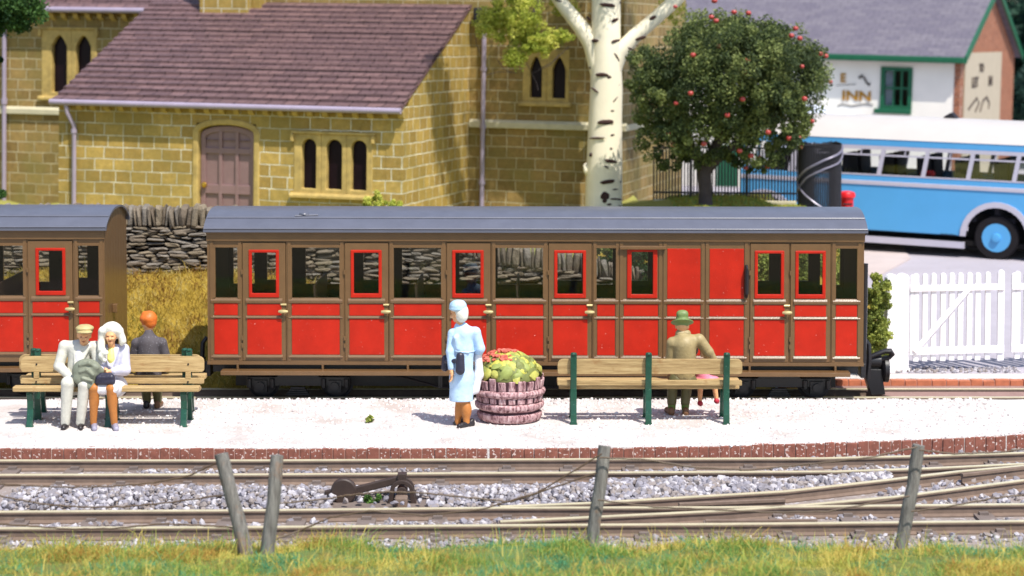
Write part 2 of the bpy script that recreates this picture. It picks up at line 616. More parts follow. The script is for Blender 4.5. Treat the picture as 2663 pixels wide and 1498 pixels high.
_c = _t.mix(_t.ramp(_t.noise(_tc, 46, 2, .5), [(.68, (0, 0, 0)), (.72, (1, 1, 1))]), _c, lin(146, 132, 126))
_c = _t.mix(_t.ramp(_t.noise(_tc, 24, 3, .6), [(.35, (.5, .5, .5)), (.55, (0, 0, 0))]), _c, lin(178, 166, 162))
_t.bsdf(_c, .9, .2, 0, _t.noise(_tc, 60, 3), 1.0, .014); M['gravel_white'] = _t.m
M['brick_edge'] = paint('red_edging_brick', (132, 80, 66), .88, .35, 12, .7, 60, speck=((206, 184, 176), 26, .61))
M['brick_mortar'] = paint('pale_brick_mortar', (164, 128, 116), .9, .12, 8, .5, 50)
M['earth'] = paint('brown_earth', (112, 98, 84), .95, .25, 3, .8, 40, spec=.15, speck=((168, 158, 150), 26, .62))
M['ballast_bed'] = paint('grey_brown_trackbed', (146, 134, 128), .95, .2, 3, .9, 30, spec=.15, speck=((176, 170, 172), 24, .6), bdist=.02)
M['road'] = paint('pale_grey_road', (168, 162, 170), .9, .1, .7, .5, 40, spec=.2, speck=((140, 132, 134), 30, .66))
M['planks'] = paint('brown_crossing_boards', (142, 112, 104), .85, .15, 3, .5, 40, speck=((176, 150, 140), 40, .66))
M['rail_top'] = paint('worn_rail_head', (206, 195, 164), .35, .12, 5, .15, 50, metal=.25)
M['rail_web'] = paint('rusty_rail_web', (120, 102, 90), .75, .2, 8, .4, 60, spec=.25)
M['sleeper'] = paint('dark_sleeper', (116, 104, 98), .9, .2, 8, .5, 50, spec=.2)
M['ballast'] = [paint('ballast_' + n, c, .85, .12, 14, .5, 60, spec=.25) for n, c in (('lilac_grey', (146, 142, 150)), ('pale', (182, 177, 180)), ('mid_grey', (132, 127, 132)), ('warm_grey', (142, 132, 128)))]
M['white_grain'] = [paint('grain_' + n, c, .9, .05, 14, .3, 60, spec=.2) for n, c in (('white', (234, 228, 226)), ('cream', (222, 212, 206)), ('grey', (186, 176, 174)))]
M['wall_stone'] = [paint('field_stone_' + n, c, .9, .22, 7, .8, 34, spec=.2, bdist=.015) for n, c in (('grey_brown', (124, 112, 97)), ('brown', (110, 98, 84)), ('grey', (126, 118, 108)), ('buff', (132, 119, 100)))]
M['wall_core'] = paint('dark_wall_core', (30, 25, 22), .95, .2, 5, .4, 30, spec=.1)  # near-black backing that paints shade into the gaps between stones
M['dry_ground'] = paint('straw_turf', (146, 122, 50), .95, .3, 4, .9, 26, spec=.1)
M['lawn'] = paint('lawn_turf', (146, 144, 78), .95, .2, 2, .9, 30, spec=.1)
_t = NT('front_turf'); _tc = _t.n('ShaderNodeTexCoord').outputs['Object']
_c = _t.ramp(_t.noise(_tc, 2.2, 4), [(.36, lin(120, 108, 58)), (.5, lin(104, 112, 62)), (.62, lin(92, 118, 72))])
_t.bsdf(_c, .95, .1, 0, _t.noise(_tc, 30, 3), .9, .01); M['front_turf'] = _t.m
leafm = lambda n, c: paint(n, c, .65, .15, 10, .3, 40, spec=.3, trans=.35)
M['grass'] = [leafm('grass_' + n, c) for n, c in (('olive', (158, 152, 62)), ('straw', (212, 192, 100)), ('green', (112, 150, 72)), ('teal', (80, 148, 108)), ('ochre', (180, 140, 66)), ('lime', (180, 186, 86)))]
M['straw'] = [leafm('straw_' + n, c) for n, c in (('gold', (176, 150, 66)), ('pale', (206, 188, 118)), ('olive', (146, 136, 58)), ('brown', (146, 110, 54)))]
M['apple_leaf'] = [leafm('apple_leaf_' + n, c) for n, c in (('dark', (68, 82, 50)), ('mid', (100, 114, 64)), ('light', (142, 152, 90)))]
M['birch_leaf'] = [leafm('birch_leaf_' + n, c) for n, c in (('lime', (184, 192, 80)), ('olive', (148, 160, 62)), ('yellow', (214, 212, 106)))]
M['bush_leaf'] = [leafm('bush_leaf_' + n, c) for n, c in (('lime', (178, 184, 92)), ('mid', (150, 160, 76)), ('dark', (112, 124, 56)))]
M['dark_leaf'] = [leafm('dark_leaf_' + n, c) for n, c in (('dark', (36, 66, 34)), ('mid', (54, 88, 44)), ('light', (78, 112, 54)))]
M['teal_leaf'] = [leafm('teal_leaf_' + n, c) for n, c in (('dark', (38, 66, 56)), ('mid', (52, 84, 66)))]
M['bark_dark'] = paint('dark_bark', (72, 64, 64), .85, .25, 6, .8, 26, spec=.2, bdist=.02)
M['bark_white'] = paint('cream_birch_bark', (238, 228, 202), .6, .06, 3, .3, 22, spec=.3)
M['bark_mark'] = paint('birch_scar', (66, 46, 42), .8, .2, 20, .5, 60, spec=.2)
M['black'] = paint('black_underframe', (26, 24, 28), .42, .2, 12, .3, 70)
M['black_iron'] = paint('black_iron', (28, 26, 33), .5, .2, 12, .3, 70)

# ================================================================== ground, embankment, platform, road (all kind structure)
def S(o):
    return tag(o, kind='structure')


g = MB(); g.add([(-90, 12, -.27), (90, 12, -.27), (90, 160, -.27), (-90, 160, -.27)], [(0, 1, 2, 3)])
S(g.build('ground', M['earth']))
g = MB(); g.add([(-16, 19.3, -.232), (16, 19.3, -.232), (16, 24.1, -.232), (-16, 24.1, -.232)], [(0, 1, 2, 3)])
S(g.build('trackbed', M['ballast_bed']))

def sm(a, b, x):
    t = np.clip((np.asarray(x, float) - a) / (b - a), 0, 1)
    return t * t * (3 - 2 * t)



def land(x, y):
    """height of the banked ground behind the railway: straw bank, churchyard, lawn, drop to the road."""
    x = np.asarray(x, float); y = np.asarray(y, float)
    wall = 1.34 - .74 * np.clip((x + 4.6) / 6.2, 0, 1)
    yard = 1.28 + .42 * sm(.5, 3, x)
    bank = -.26 + (wall + .26) * np.clip((y - 29.15) / 1.75, 0, 1) ** .8
    bank = bank + (yard - wall) * sm(31.1, 33.2, y)
    bump = (vnoise(x, y, 1.1, 3) - .5) * .16 * sm(29.2, 30, y)
    road = -.02 + .4 * np.clip((y - 29) / 15, 0, 1.2) - .06
    fall = sm(5.35, 5.95, x + .25 * np.sin(y * 1.3))
    back = sm(41.0, 41.8, y) * sm(2.6, 3.3, x)
    w = np.maximum(fall, back)
    return (bank + bump) * (1 - w) + road * w


def grid(name, xs, ys, fn, mat):
    X, Y = np.meshgrid(xs, ys, indexing='ij')
    Z = fn(X, Y)
    V = np.stack([X, Y, Z], -1).reshape(-1, 3)
    nx, ny = len(xs), len(ys)
    i, j = np.meshgrid(np.arange(nx - 1), np.arange(ny - 1), indexing='ij')
    a = (i * ny + j).ravel()
    Fc = np.stack([a, a + ny, a + ny + 1, a + 1], 1)
    return fast_obj(name, V, Fc, mat, smooth=True)


S(grid('embankment', np.arange(-12, 6.3, .12), np.concatenate([np.arange(29.05, 33.3, .12)]), land, M['dry_ground']))
S(grid('churchyard', np.arange(-14, 6.3, .2), np.arange(33.1, 42.4, .2), lambda x, y: land(x, y) + .004, M['lawn']))
S(grid('churchyard', np.arange(-24, 3.0, .5), np.arange(42.0, 62, .5), lambda x, y: land(np.minimum(x, 2.4), np.full_like(x, 40.)) - .01, M['lawn']))
rd = MB()
ry = [29.4, 32, 36, 40, 44, 50, 75, 130]
for a, b in zip(ry[:-1], ry[1:]):
    za, zb = [(-.02 + .4 * min(1.2, max(0, (q - 29) / 15))) for q in (a, b)]
    rd.add([(3.0, a, za), (60, a, za), (60, b, zb), (3.0, b, zb)], [(0, 1, 2, 3)])
S(rd.build('road', M['road']))
# pavement corner showing behind the coach end
pv = MB()
pts = [at_z(2200, 640, .2), at_z(2330, 640, .2), at_z(2368, 690, .2), at_z(2290, 725, .2), at_z(2200, 725, .2)]
zz = lambda p: -.02 + .4 * min(1.2, max(0, (p.y - 29) / 15))
vs = [Vector((p.x, p.y, zz(p) + .03)) for p in pts] + [Vector((p.x, p.y, zz(p) - .05)) for p in pts]
pv.add(vs, [(0, 1, 2, 3, 4)] + [(i, (i + 1) % 5, 5 + (i + 1) % 5, 5 + i) for i in range(5)])
S(pv.build('pavement', paint('pavement_screed', (186, 172, 168), .9, .1, 2, .4, 40)))

# platform: white gravel slab with a gently curved front
def edge_y(x):
    u = CX + FPX * x / 24.2
    t = max(0, (u - 1300) / 1363)
    return 23.885 + .80 * t ** 1.9


xs = np.arange(-9, 9.01, .1)
pf = MB()
n = len(xs)
top = [(x, edge_y(x) + .022 + .016 * math.sin(x * 17) * math.sin(x * 5.3), .008) for x in xs] + [(x, 27.2 + .015 * math.sin(x * 9), 0) for x in xs]
bot = [(p[0], p[1], -.26) for p in top]
pf.add(top + bot, [(i, i + 1, n + i + 1, n + i) for i in range(n - 1)] + [(2 * n + i, i, i + 1, 2 * n + i + 1)[::-1] for i in range(n - 1)] + [(n + i, 3 * n + i, 3 * n + i + 1, n + i + 1)[::-1] for i in range(n - 1)])
S(pf.build('platform', M['gravel_white']))


def bricks(name, label, ex, y0f, z0, z1, w, mat, x0, x1):
    mb = MB(); x = x0
    while x < x1:
        ww = w * rng.uniform(.86, 1.12)
        y = y0f(x + ww / 2); dy = (y0f(x + ww) - y0f(x)) / ww
        b = len(mb.v)
        j = rng.uniform(-.008, .008, 3)
        mb.box(x + .004, x + ww - .006, y + j[0], y + .115, z0, z1 + j[1])
        for q in range(b, len(mb.v)): mb.v[q].y += (mb.v[q].x - x - ww / 2) * dy; mb.v[q].z += rng.uniform(-.004, .004)
        x += ww
    root = thing(name, (x0, y0f(x0), z0), label, 'edging')
    o = mb.build('bricks', mat, None, bevel=.008)
    mm = MB(); k = int((x1 - x0) / .4)
    for q in range(k):
        a, b_ = x0 + (x1 - x0) * q / k, x0 + (x1 - x0) * (q + 1) / k
        ya, yb = y0f(a) + .012, y0f(b_) + .012
        mm.add([(a, ya, z0), (b_, yb, z0), (b_, yb, z1 - .012), (a, ya, z1 - .012), (a, ya + .1, z1 - .012), (b_, yb + .1, z1 - .012)], [(0, 1, 2, 3), (3, 2, 5, 4)])
    o2 = mm.build('mortar', M['brick_mortar'], None)
    for q in (o, o2):
        for v in q.data.vertices: v.co -= root.location
        q.parent = root
    return root


bricks('brick_edging', 'low red brick edging along the front of the white platform', 0, lambda x: edge_y(x), -.24, .0, .135, M['brick_edge'], -6.6, 7.2)
# far side of the line: gravel strip with its own brick kerb
st = MB(); st.box(3.9, 12, 28.98, 29.42, -.26, -.012); S(st.build('gravel_strip', M['gravel_white']))
bricks('brick_edging', 'thin orange brick kerb below the white crossing gates', 0, lambda x: 28.86, -.24, -.018, .2, paint('orange_kerb_brick', (178, 104, 72), .8, .25, 8, .5, 50), 3.9, 11)
cb = MB()
xb = 5.55
cb.prism([(xb - .25, 27.25), (12, 27.25), (12, 27.74), (xb, 27.74)], 'z', -.25, -.112)
cb.prism([(xb - .05, 27.88), (12, 27.88), (12, 28.42), (xb - .45, 28.42)], 'z', -.25, -.108)
cb.prism([(xb - .7, 28.56), (12, 28.56), (12, 28.85), (xb - 1.1, 28.85)], 'z', -.25, -.1)
S(cb.build('level_crossing', M['planks']))
gb = MB(); gb.add([(-16, 27.1, -.245), (16, 27.1, -.245), (16, 29.2, -.245), (-16, 29.2, -.245)], [(0, 1, 2, 3)])
S(gb.build('rear_trackbed', M['ballast_bed']))

# loose white grains on the platform
N = 6400
gx = rng.uniform(-6.4, 6.6, N); gy = rng.uniform(0, 1, N)
gy = np.array([edge_y(x) for x in gx]) + .1 + gy * (3.08 - (np.array([edge_y(x) for x in gx]) - 23.93))
gy[700:1900] = np.array([edge_y(x) for x in gx[700:1900]]) + rng.uniform(.02, .13, 1200)
gy[:700] = 27.17 + rng.normal(0, .018, 700)
gsz = rng.uniform(.009, .024, (N, 1)) * rng.uniform(.7, 1.2, (N, 3))
tag(stones('platform_gravel', np.stack([gx, gy, np.full(N, .004)], 1), gsz, M['white_grain']), 'loose white grains scattered over the platform', 'gravel', kind='stuff')

# ================================================================== tracks
ZR = -.1


def rail_mesh(parent, pts, name='rail', dull=False):
    prof = [(-.062, -.13), (.062, -.13), (.062, -.118), (.012, -.1), (.012, -.04), (.028, -.032), (.028, -.015), (.028, -.004), (.02, 0), (-.02, 0), (-.028, -.004), (-.028, -.015), (-.028, -.032), (-.012, -.04), (-.012, -.1), (-.062, -.118)]
    mb = MB(); k = len(prof); vs = []
    pts = [Vector(p) for p in pts]
    for i, p in enumerate(pts):
        d = (pts[min(i + 1, len(pts) - 1)] - pts[max(i - 1, 0)]); d.z = 0; d.normalize()
        s = Vector((-d.y, d.x, 0))
        vs += [p + s * a + Vector((0, 0, b)) for a, b in prof]
    for i in range(len(pts) - 1):
        for j in range(k):
            j2 = (j + 1) % k
            mb.add([], [])
            mb.f.append((i * k + j, i * k + j2, (i + 1) * k + j2, (i + 1) * k + j)); mb.mi.append(1 if j in (6, 7, 8, 9, 10) else 0)
    mb.v = vs
    mb.f += [tuple(range(k)), tuple(range(len(vs) - 1, len(vs) - 1 - k, -1))]; mb.mi += [0, 0]
    return mb.build(name, [M['rail_web'], M['rail_web'] if dull else M['rail_top']], parent)


def px_rail(parent, px, name='rail', ext=True, dull=False):
    P = [at_z(u, v, ZR) for u, v in px]
    if ext:
        P = [P[0] + (P[0] - P[1]).normalized() * 1.2] + P
        P = P + [P[-1] + (P[-1] - P[-2]).normalized() * 1.5]
    # densify
    out = []
    for a, b in zip(P[:-1], P[1:]):
        k = max(1, int((b - a).length / .6))
        out += [a.lerp(b, q / k) for q in range(k)]
    return rail_mesh(parent, out + [P[-1]], name, dull)


c8 = lambda x, y: (1300 + .5291 * x, 1000 + .5291 * y)
tA = thing('railway_track', (0, 23.5, -.24), 'narrow railway track running just below the brick platform edging', 'track', 'narrow gauge tracks')
tB = thing('railway_track', (0, 21, -.24), 'narrow railway track nearest the grass, with a turnout branching right', 'track', 'narrow gauge tracks')
tC = thing('railway_track', (0, 28.2, -.24), 'narrow railway track under the red carriages, boarded at the crossing', 'track', 'narrow gauge tracks')


def keep(o, root):
    for v in o.data.vertices: v.co -= root.location
    return o


railA = [(-60, 1195.5), (660, 1195.5), (1300, 1193), c8(1580, 359), c8(2100, 347), c8(2576, 332)]
railA2 = [(-60, 1233), (660, 1232), (1300, 1228), c8(1640, 424), c8(2100, 409), c8(2576, 386)]
r3 = [(-60, 1329), (660, 1325), (1300, 1318.5), c8(1090, 600), c8(2576, 584)]
r4 = [(-60, 1372), (660, 1368.5), (1300, 1364), c8(1100, 682), c8(2576, 667)]
d1 = [(1080, 1321.5), (1300, 1315.5), c8(450, 578), c8(880, 552), c8(1400, 521), c8(1860, 470), c8(2250, 424), c8(2576, 396)]
d2 = [(1080, 1362), (1300, 1354), c8(500, 645), c8(1100, 616), c8(1500, 588), c8(1960, 546), c8(2576, 466)]
for p in (railA, railA2): keep(px_rail(tA, p), tA)
for p in (r3, r4): keep(px_rail(tB, p), tB)
for p in (d1, d2): keep(px_rail(tB, p[1:], ext=False), tB)
# check rails
keep(px_rail(tB, [c8(880, 582), c8(1400, 560)], 'check_rail', False, True), tB)
keep(px_rail(tB, [c8(1010, 664), c8(1560, 662)], 'check_rail', False, True), tB)
keep(px_rail(tB, [c8(2270, 438), c8(2576, 402)], 'check_rail', False, True), tB)
for y in (27.81, 28.49): keep(rail_mesh(tC, [(x, y, ZR + .028) for x in np.arange(-8, 13, 1.0)]), tC)


def sleepers(root, x0, x1, step, ya, yb):
    first = None
    x = x0
    while x < x1:
        y0, y1 = ya(x), yb(x)
        mb = MB(); mb.box(-.1, .1, -(y1 - y0) / 2 - .22, (y1 - y0) / 2 + .22, 0, .055)
        for yy in (-(y1 - y0) / 2, (y1 - y0) / 2): mb.box(-.05, .05, yy - .11, yy - .045, .055, .085); mb.box(-.05, .05, yy + .045, yy + .11, .055, .085)
        o = mb.build('sleeper', M['sleeper'], root)
        o.location = Vector((x + rng.uniform(-.03, .03), (y0 + y1) / 2, -.255)) - root.location
        x += step


yl = lambda px: (lambda x: float(np.interp(x, [at_z(u, v, ZR).x for u, v in px], [at_z(u, v, ZR).y for u, v in px])))
sleepers(tA, -6, 6.6, .74, yl(railA2), yl(railA))
sleepers(tB, -6, 6.2, .74, yl(r4), yl(r3))

# ballast stones, heaped between the tracks
def scatter(n, x0, x1, f0, f1, s0, s1, zf):
    x = rng.uniform(x0, x1, n); t = rng.uniform(0, 1, n)
    y0 = np.array([f0(a) for a in x]); y1 = np.array([f1(a) for a in x])
    y = y0 + (y1 - y0) * t
    s = rng.uniform(s0, s1, (n, 1)) * rng.uniform(.65, 1.25, (n, 3))
    return np.stack([x, y, zf(x, y, t)], 1), s


D1 = lambda x: max(yl(r3)(x), yl(d1)(x) if x > .6 else -9)
parts = []
mound = lambda x, y, t: -.23 + .085 * np.sin(np.pi * t) ** .7 * (.55 + .9 * vnoise(x, y, 1.3, 5)) + rng.uniform(0, .03, len(x))
flat = lambda x, y, t: np.full(len(x), -.225) + rng.uniform(0, .012, len(x))
parts.append(scatter(3300, -5.6, .9, lambda x: yl(r3)(x) + .14, lambda x: yl(railA2)(x) - .3, .021, .044, mound))
parts.append(scatter(1900, .9, 4.4, lambda x: D1(x) + .1, lambda x: yl(railA2)(x) - .12, .026, .055, mound))
dens = scatter(2600, -5.6, 6.3, lambda x: yl(railA2)(x) + .07, lambda x: yl(railA)(x) - .07, .018, .042, flat)
k = vnoise(dens[0][:, 0], dens[0][:, 1] * 3, 2.1, 8) + .25 * (dens[0][:, 0] > 1) > .62
parts.append((dens[0][k], dens[1][k]))
dens = scatter(2600, -5.4, 6.0, lambda x: yl(r4)(x) + .07, lambda x: yl(r3)(x) - .07, .016, .042, flat)
k = vnoise(dens[0][:, 0], dens[0][:, 1] * 3, 2.3, 9) > .6
parts.append((dens[0][k], dens[1][k]))
parts.append(scatter(500, -5.2, 5.6, lambda x: yl(r4)(x) - .5, lambda x: yl(r4)(x) - .1, .018, .04, flat))
parts.append(scatter(500, 4.2, 6.4, lambda x: yl(r3)(x) + .1, lambda x: yl(railA2)(x) - .1, .02, .045, flat))
parts.append(scatter(420, -6, 6.6, lambda x: yl(railA)(x) + .05, lambda x: edge_y(x) - .0, .016, .034, flat))
parts.append(scatter(180, 3, 6.6, lambda x: yl(railA)(x) + .05, lambda x: edge_y(x) - .01, .025, .048, lambda x, y, t: flat(x, y, t) + .03))
parts.append(scatter(420, 4.75, 7.6, lambda x: 29.42, lambda x: 29.85, .012, .03, lambda x, y, t: .012 * (y - 29) + np.zeros(len(x))))
parts.append(scatter(260, 2.5, 6, lambda x: 28.0, lambda x: 28.4, .02, .045, flat))
C_ = np.concatenate([p[0] for p in parts]); S_ = np.concatenate([p[1] for p in parts])
lvx0, lvx1, lvy = at_z(872, 1310, -.23).x, at_z(1120, 1310, -.23).x, at_z(1046, 1310, -.23).y
near = (C_[:, 0] > lvx0) & (C_[:, 0] < lvx1) & (C_[:, 1] < lvy + .12) & (C_[:, 1] > lvy - .75) & (rng.uniform(0, 1, len(C_)) < .93)
near |= (C_[:, 0] > lvx0) & (C_[:, 0] < lvx1) & (np.abs(C_[:, 1] - lvy) < .12)
C_, S_ = C_[~near], S_[~near]
tag(stones('ballast_stones', C_, S_, M['ballast']), 'pale grey angular ballast heaped between and beside the rails', 'ballast', kind='stuff')

# ================================================================== grass bank in front
def turf(x, y):
    return -.25 + .36 * sm(20.05, 18.6, y) + .10 * sm(18.6, 17, y) + (vnoise(x, y, 1.7, 2) - .5) * .10 * sm(20.1, 19.4, y) - .01


S(grid('grass_bank', np.arange(-7, 7.01, .12), np.arange(15.5, 20.25, .1), turf, M['front_turf']))
N = 130000
bx = rng.uniform(-5.6, 5.6, N); by = 16.3 + (rng.uniform(0, 1, N) ** .85) * 3.62
tf = vnoise(bx, by, 1.4, 21); tf2 = vnoise(bx, by, 3.3, 22)
edge = 19.62 + .22 * vnoise(bx, by, .9, 31)
ok = by < edge
bx, by, tf, tf2 = bx[ok], by[ok], tf[ok], tf2[ok]
mi = np.where(tf + .25 * rng.normal(size=len(bx)) * .6 > .5, np.where(tf2 > .5, 2, 3), np.where(tf2 > .62, 4, np.where(tf2 > .35, 1, 0)))
r_ = rng.uniform(0, 1, len(bx)); mi = np.where(r_ < .1, 5, np.where(r_ < .17, 0, np.where(r_ < .25, 1, mi)))
hg = rng.uniform(.035, .10, len(bx)) * (.6 + .8 * tf2); long = rng.uniform(0, 1, len(bx)) < .09; hg[long] *= 2.0
bare = vnoise(bx, by * 1.6, 2.2, 77) ; hg *= np.clip((bare - .18) * 2.2, .25, 1.15)
tag(blades('grass', np.stack([bx, by, turf(bx, by) - .01], 1), hg, rng.uniform(.0026, .005, len(bx)), 3.2, M['grass'], mi, curl=.55), 'tangled green and straw coloured grass along the front bank', 'grass', kind='stuff')

NL = 2600
lx_ = rng.uniform(-5.6, 5.6, NL); ly_ = 16.6 + rng.uniform(0, 1, NL) * 3.05
blades('long_grass', np.stack([lx_, ly_, turf(lx_, ly_) - .01], 1), rng.uniform(.14, .3, NL), rng.uniform(.003, .005, NL), 1.6, [M['grass'][1], M['grass'][5], M['grass'][0], M['grass'][2]], rng.choice(4, NL, p=[.45, .25, .15, .15])).parent = None
tag(bpy.data.objects['long_grass'], 'long pale stray stems standing out of the front grass', 'grass', kind='stuff')

# straw grass on the bank behind the carriages
N = 42000
bx = rng.uniform(-9, 2.6, N); by = rng.uniform(29.1, 30.95, N)
tf = vnoise(bx, by, 2.0, 41); tf2 = vnoise(bx, by, 4.5, 42)
mi = np.where(tf > .6, 2, np.where(tf2 > .6, 3, np.where(tf2 > .4, 0, 1)))
r_ = rng.uniform(0, 1, N); mi = np.where(r_ < .25, 0, np.where(r_ < .36, 1, mi))
hg = rng.uniform(.05, .14, N); lg = rng.uniform(0, 1, N) < .04; hg[lg] *= 2.4
tag(blades('dry_grass', np.stack([bx, by, land(bx, by) - .01], 1), hg, rng.uniform(.004, .008, N), 2.2, M['straw'], mi), 'dry golden grass on the bank behind the carriages', 'grass', kind='stuff')
N = 9000
bx = rng.uniform(3.2, 5.6, N); by = rng.uniform(36.5, 41, N)
tag(blades('lawn_grass', np.stack([bx, by, land(bx, by) - .01], 1), rng.uniform(.04, .09, N), rng.uniform(.006, .012, N), 1.2, [M['grass'][0], M['grass'][5], M['grass'][2], M['straw'][0]], rng.integers(0, 4, N)), 'short mown grass around the apple tree', 'grass', kind='stuff')

# ================================================================== dry stone wall
wt = thing('dry_stone_wall', (-2.5, 31.1, 1.0), 'grey brown dry stone wall with upright coping stones behind the carriages', 'wall')
us = [-120, 300, 540, 900, 1140, 1300, 1480, 1570, 1660, 1730]
cb_ = [584, 584, 587, 610, 643, 684, 706, 718, 732, 745]
WX = [at_y(u, v, 31.1).x for u, v in zip(us, cb_)]
WT = [at_y(u, v, 31.1).z for u, v in zip(us, cb_)]      # bottom of coping
ctop = lambda x: float(np.interp(x, WX, WT))
Cs, Ss = [], []
x0w, x1w = WX[0], WX[-1]
for row in range(21):
    x = x0w + rng.uniform(0, .2)
    while x < x1w:
        L = rng.uniform(.12, .36) * (1.4 if rng.uniform() < .12 else 1); hh = rng.uniform(.022, .033)
        zt = ctop(x) - .03 - row * .053 + .02 * math.sin(x * 2.3 + row * .7) + rng.uniform(-.008, .008)
        if zt > float(land(x, 30.95)) - .05:
            Cs.append((x + L / 2, 31.02 + rng.uniform(-.03, .03), zt)); Ss.append((L / 2 * 1.04, .12, hh * rng.uniform(.8, 1.2)))
        x += L + rng.uniform(-.005, .008)
n_ = len(Cs)
ang = rng.normal(0, .07, n_)
RR = np.zeros((n_, 3, 3)); RR[:, 0, 0] = np.cos(ang); RR[:, 0, 2] = -np.sin(ang); RR[:, 2, 0] = np.sin(ang); RR[:, 2, 2] = np.cos(ang); RR[:, 1, 1] = 1
stones('stonework', np.array(Cs) - np.array(wt.location), np.array(Ss), M['wall_stone'], wt, .10, 1, RR, boxy=.6)
Cs, Ss, an = [], [], []
x = x0w
while x < x1w:
    w_ = rng.uniform(.035, .13); hgt_ = rng.uniform(.30, .365) * (1 - .3 * max(0, (x - 1.0) / 1.0) * (x > 1))
    Cs.append((x + w_ / 2, 31.08 + rng.uniform(-.03, .03), ctop(x) + hgt_ / 2 - .03)); Ss.append((w_ / 2 * 1.08, .2, hgt_ / 2 * 1.05)); an.append(rng.normal(.04, .08))
    x += w_ + .004
an = np.array(an); n_ = len(an)
RR = np.zeros((n_, 3, 3)); RR[:, 0, 0] = np.cos(an); RR[:, 0, 2] = -np.sin(an); RR[:, 2, 0] = np.sin(an); RR[:, 2, 2] = np.cos(an); RR[:, 1, 1] = 1
stones('coping', np.array(Cs) - np.array(wt.location), np.array(Ss), M['wall_stone'], wt, .10, 1, RR, boxy=.55)
gap_backing = MB()
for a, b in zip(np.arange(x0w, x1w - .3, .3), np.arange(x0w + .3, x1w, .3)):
    gap_backing.prism([(a, -.5), (b, -.5), (b, ctop(b) + .16), (a, ctop(a) + .16)], 'y', 31.03, 31.22)
for q in gap_backing.v: q -= Vector(wt.location)
gap_backing.build('core', M['wall_core'], wt)
# ================================================================== church
o_ = at_y(1043, 500, 38)
CH = Frame((o_.x, o_.y, 1.3), R(-16), R(.9))
ch = thing('church', CH.M, 'mossy golden stone church with a purple slate porch roof and arched windows', 'church')
XL = CH.X(155, 400); YN = 4.3
XN = CH.X(1617, 400, YN)
EZ = 2.30; RZ = 4.37; EY = -.2
roof_z = lambda y: EZ + (RZ - EZ) * (y - EY) / (YN - EY)
zt = lambda u, v, c=0: CH.Z(u, v, c)
dx0, dx1 = CH.X(516, 450), CH.X(659, 450)
dz_side, dz_top = zt(587, 347), zt(587, 325)
wl = [(CH.X(a, 430), CH.X(b, 430)) for a, b in ((785, 822), (849, 889), (913, 953))]
wz0, wz1 = zt(860, 492), zt(860, 363)
fz0, fz1 = zt(860, 506), zt(860, 349)
fx = [wl[0][0] - .17, (wl[0][1] + wl[1][0]) / 2, (wl[1][1] + wl[2][0]) / 2, wl[2][1] + .13]


def arch_in(x0, x1, z0, zs, zt_, n=10, pointed=False):
    """outline of an arched opening: up the left side, over the head, down the right (counter-clockwise closed)."""
    c = (x0 + x1) / 2; hw = (x1 - x0) / 2
    P = []
    for k in range(n + 1):
        a = k / n
        if pointed:
            t = 2 * a - 1
            z = zs + (zt_ - zs) * (1 - abs(t) ** 1.7)
            P.append((c + hw * t, z))
        else:
            th = math.pi * (1 - a)
            P.append((c + hw * math.cos(th), zs + (zt_ - zs) * math.sin(th)))
    return [(x0, z0)] + P + [(x1, z0)]


def arch_plate(mb, x0, x1, z0, z1, inn, ya, yb):
    """fills the rectangle x0..x1, z0..z1 round an arched outline (outline starts bottom-left, ends bottom-right)."""
    n = len(inn)
    out = []
    for i, p in enumerate(inn):
        if i == 0: out.append((x0, z0))
        elif i == n - 1: out.append((x1, z0))
        else:
            t = (i - 1) / (n - 3)
            if i == 1: out.append((x0, p[1]))
            elif i == n - 2: out.append((x1, p[1]))
            else: out.append((x0 + (x1 - x0) * t, z1))
    # make corners exact
    out[2] = (x0, z1) if n > 6 else out[2]
    out[n - 3] = (x1, z1) if n > 6 else out[n - 3]
    mb.ring(out, inn, ya, yb)


# porch front wall with openings for door and window
pw = MB()
pw.wall(XL, 0, -1.2, roof_z(0) - .02, [(dx0 - .05, dx1 + .05, -.3, dz_top + .03), (fx[0], fx[3], fz0, fz1)], 0, .35)
# right gable end and left end
for xx, th in ((0, -.3), (XL, .3)):
    pw.prism([(.35, -1.2), (YN, -1.2), (YN, roof_z(YN) - .03), (.35, roof_z(.35) - .03)], 'x', xx, xx + th)
pw.build('porch_wall', M['stone'], ch)
MB().box(-.32, .012, -.012, .34, -1.2, roof_z(0) - .05).build('quoin', M['stone'], ch)
MB().box(XL - .012, XL + .2, -.012, .34, -1.2, roof_z(0) - .05).build('quoin', M['stone'], ch)
# cornice of little corbels
cn = MB()
x = XL + .1
while x < -.05:
    cn.prism([(0, EZ - .02), (-.13, EZ - .02), (-.1, EZ - .12), (0, EZ - .17)], 'x', x, x + .11); x += .31
cn.box(XL, 0, -.045, 0, EZ - .045, EZ - .015)
cn.build('corbel_course', M['stone_dress'], ch)
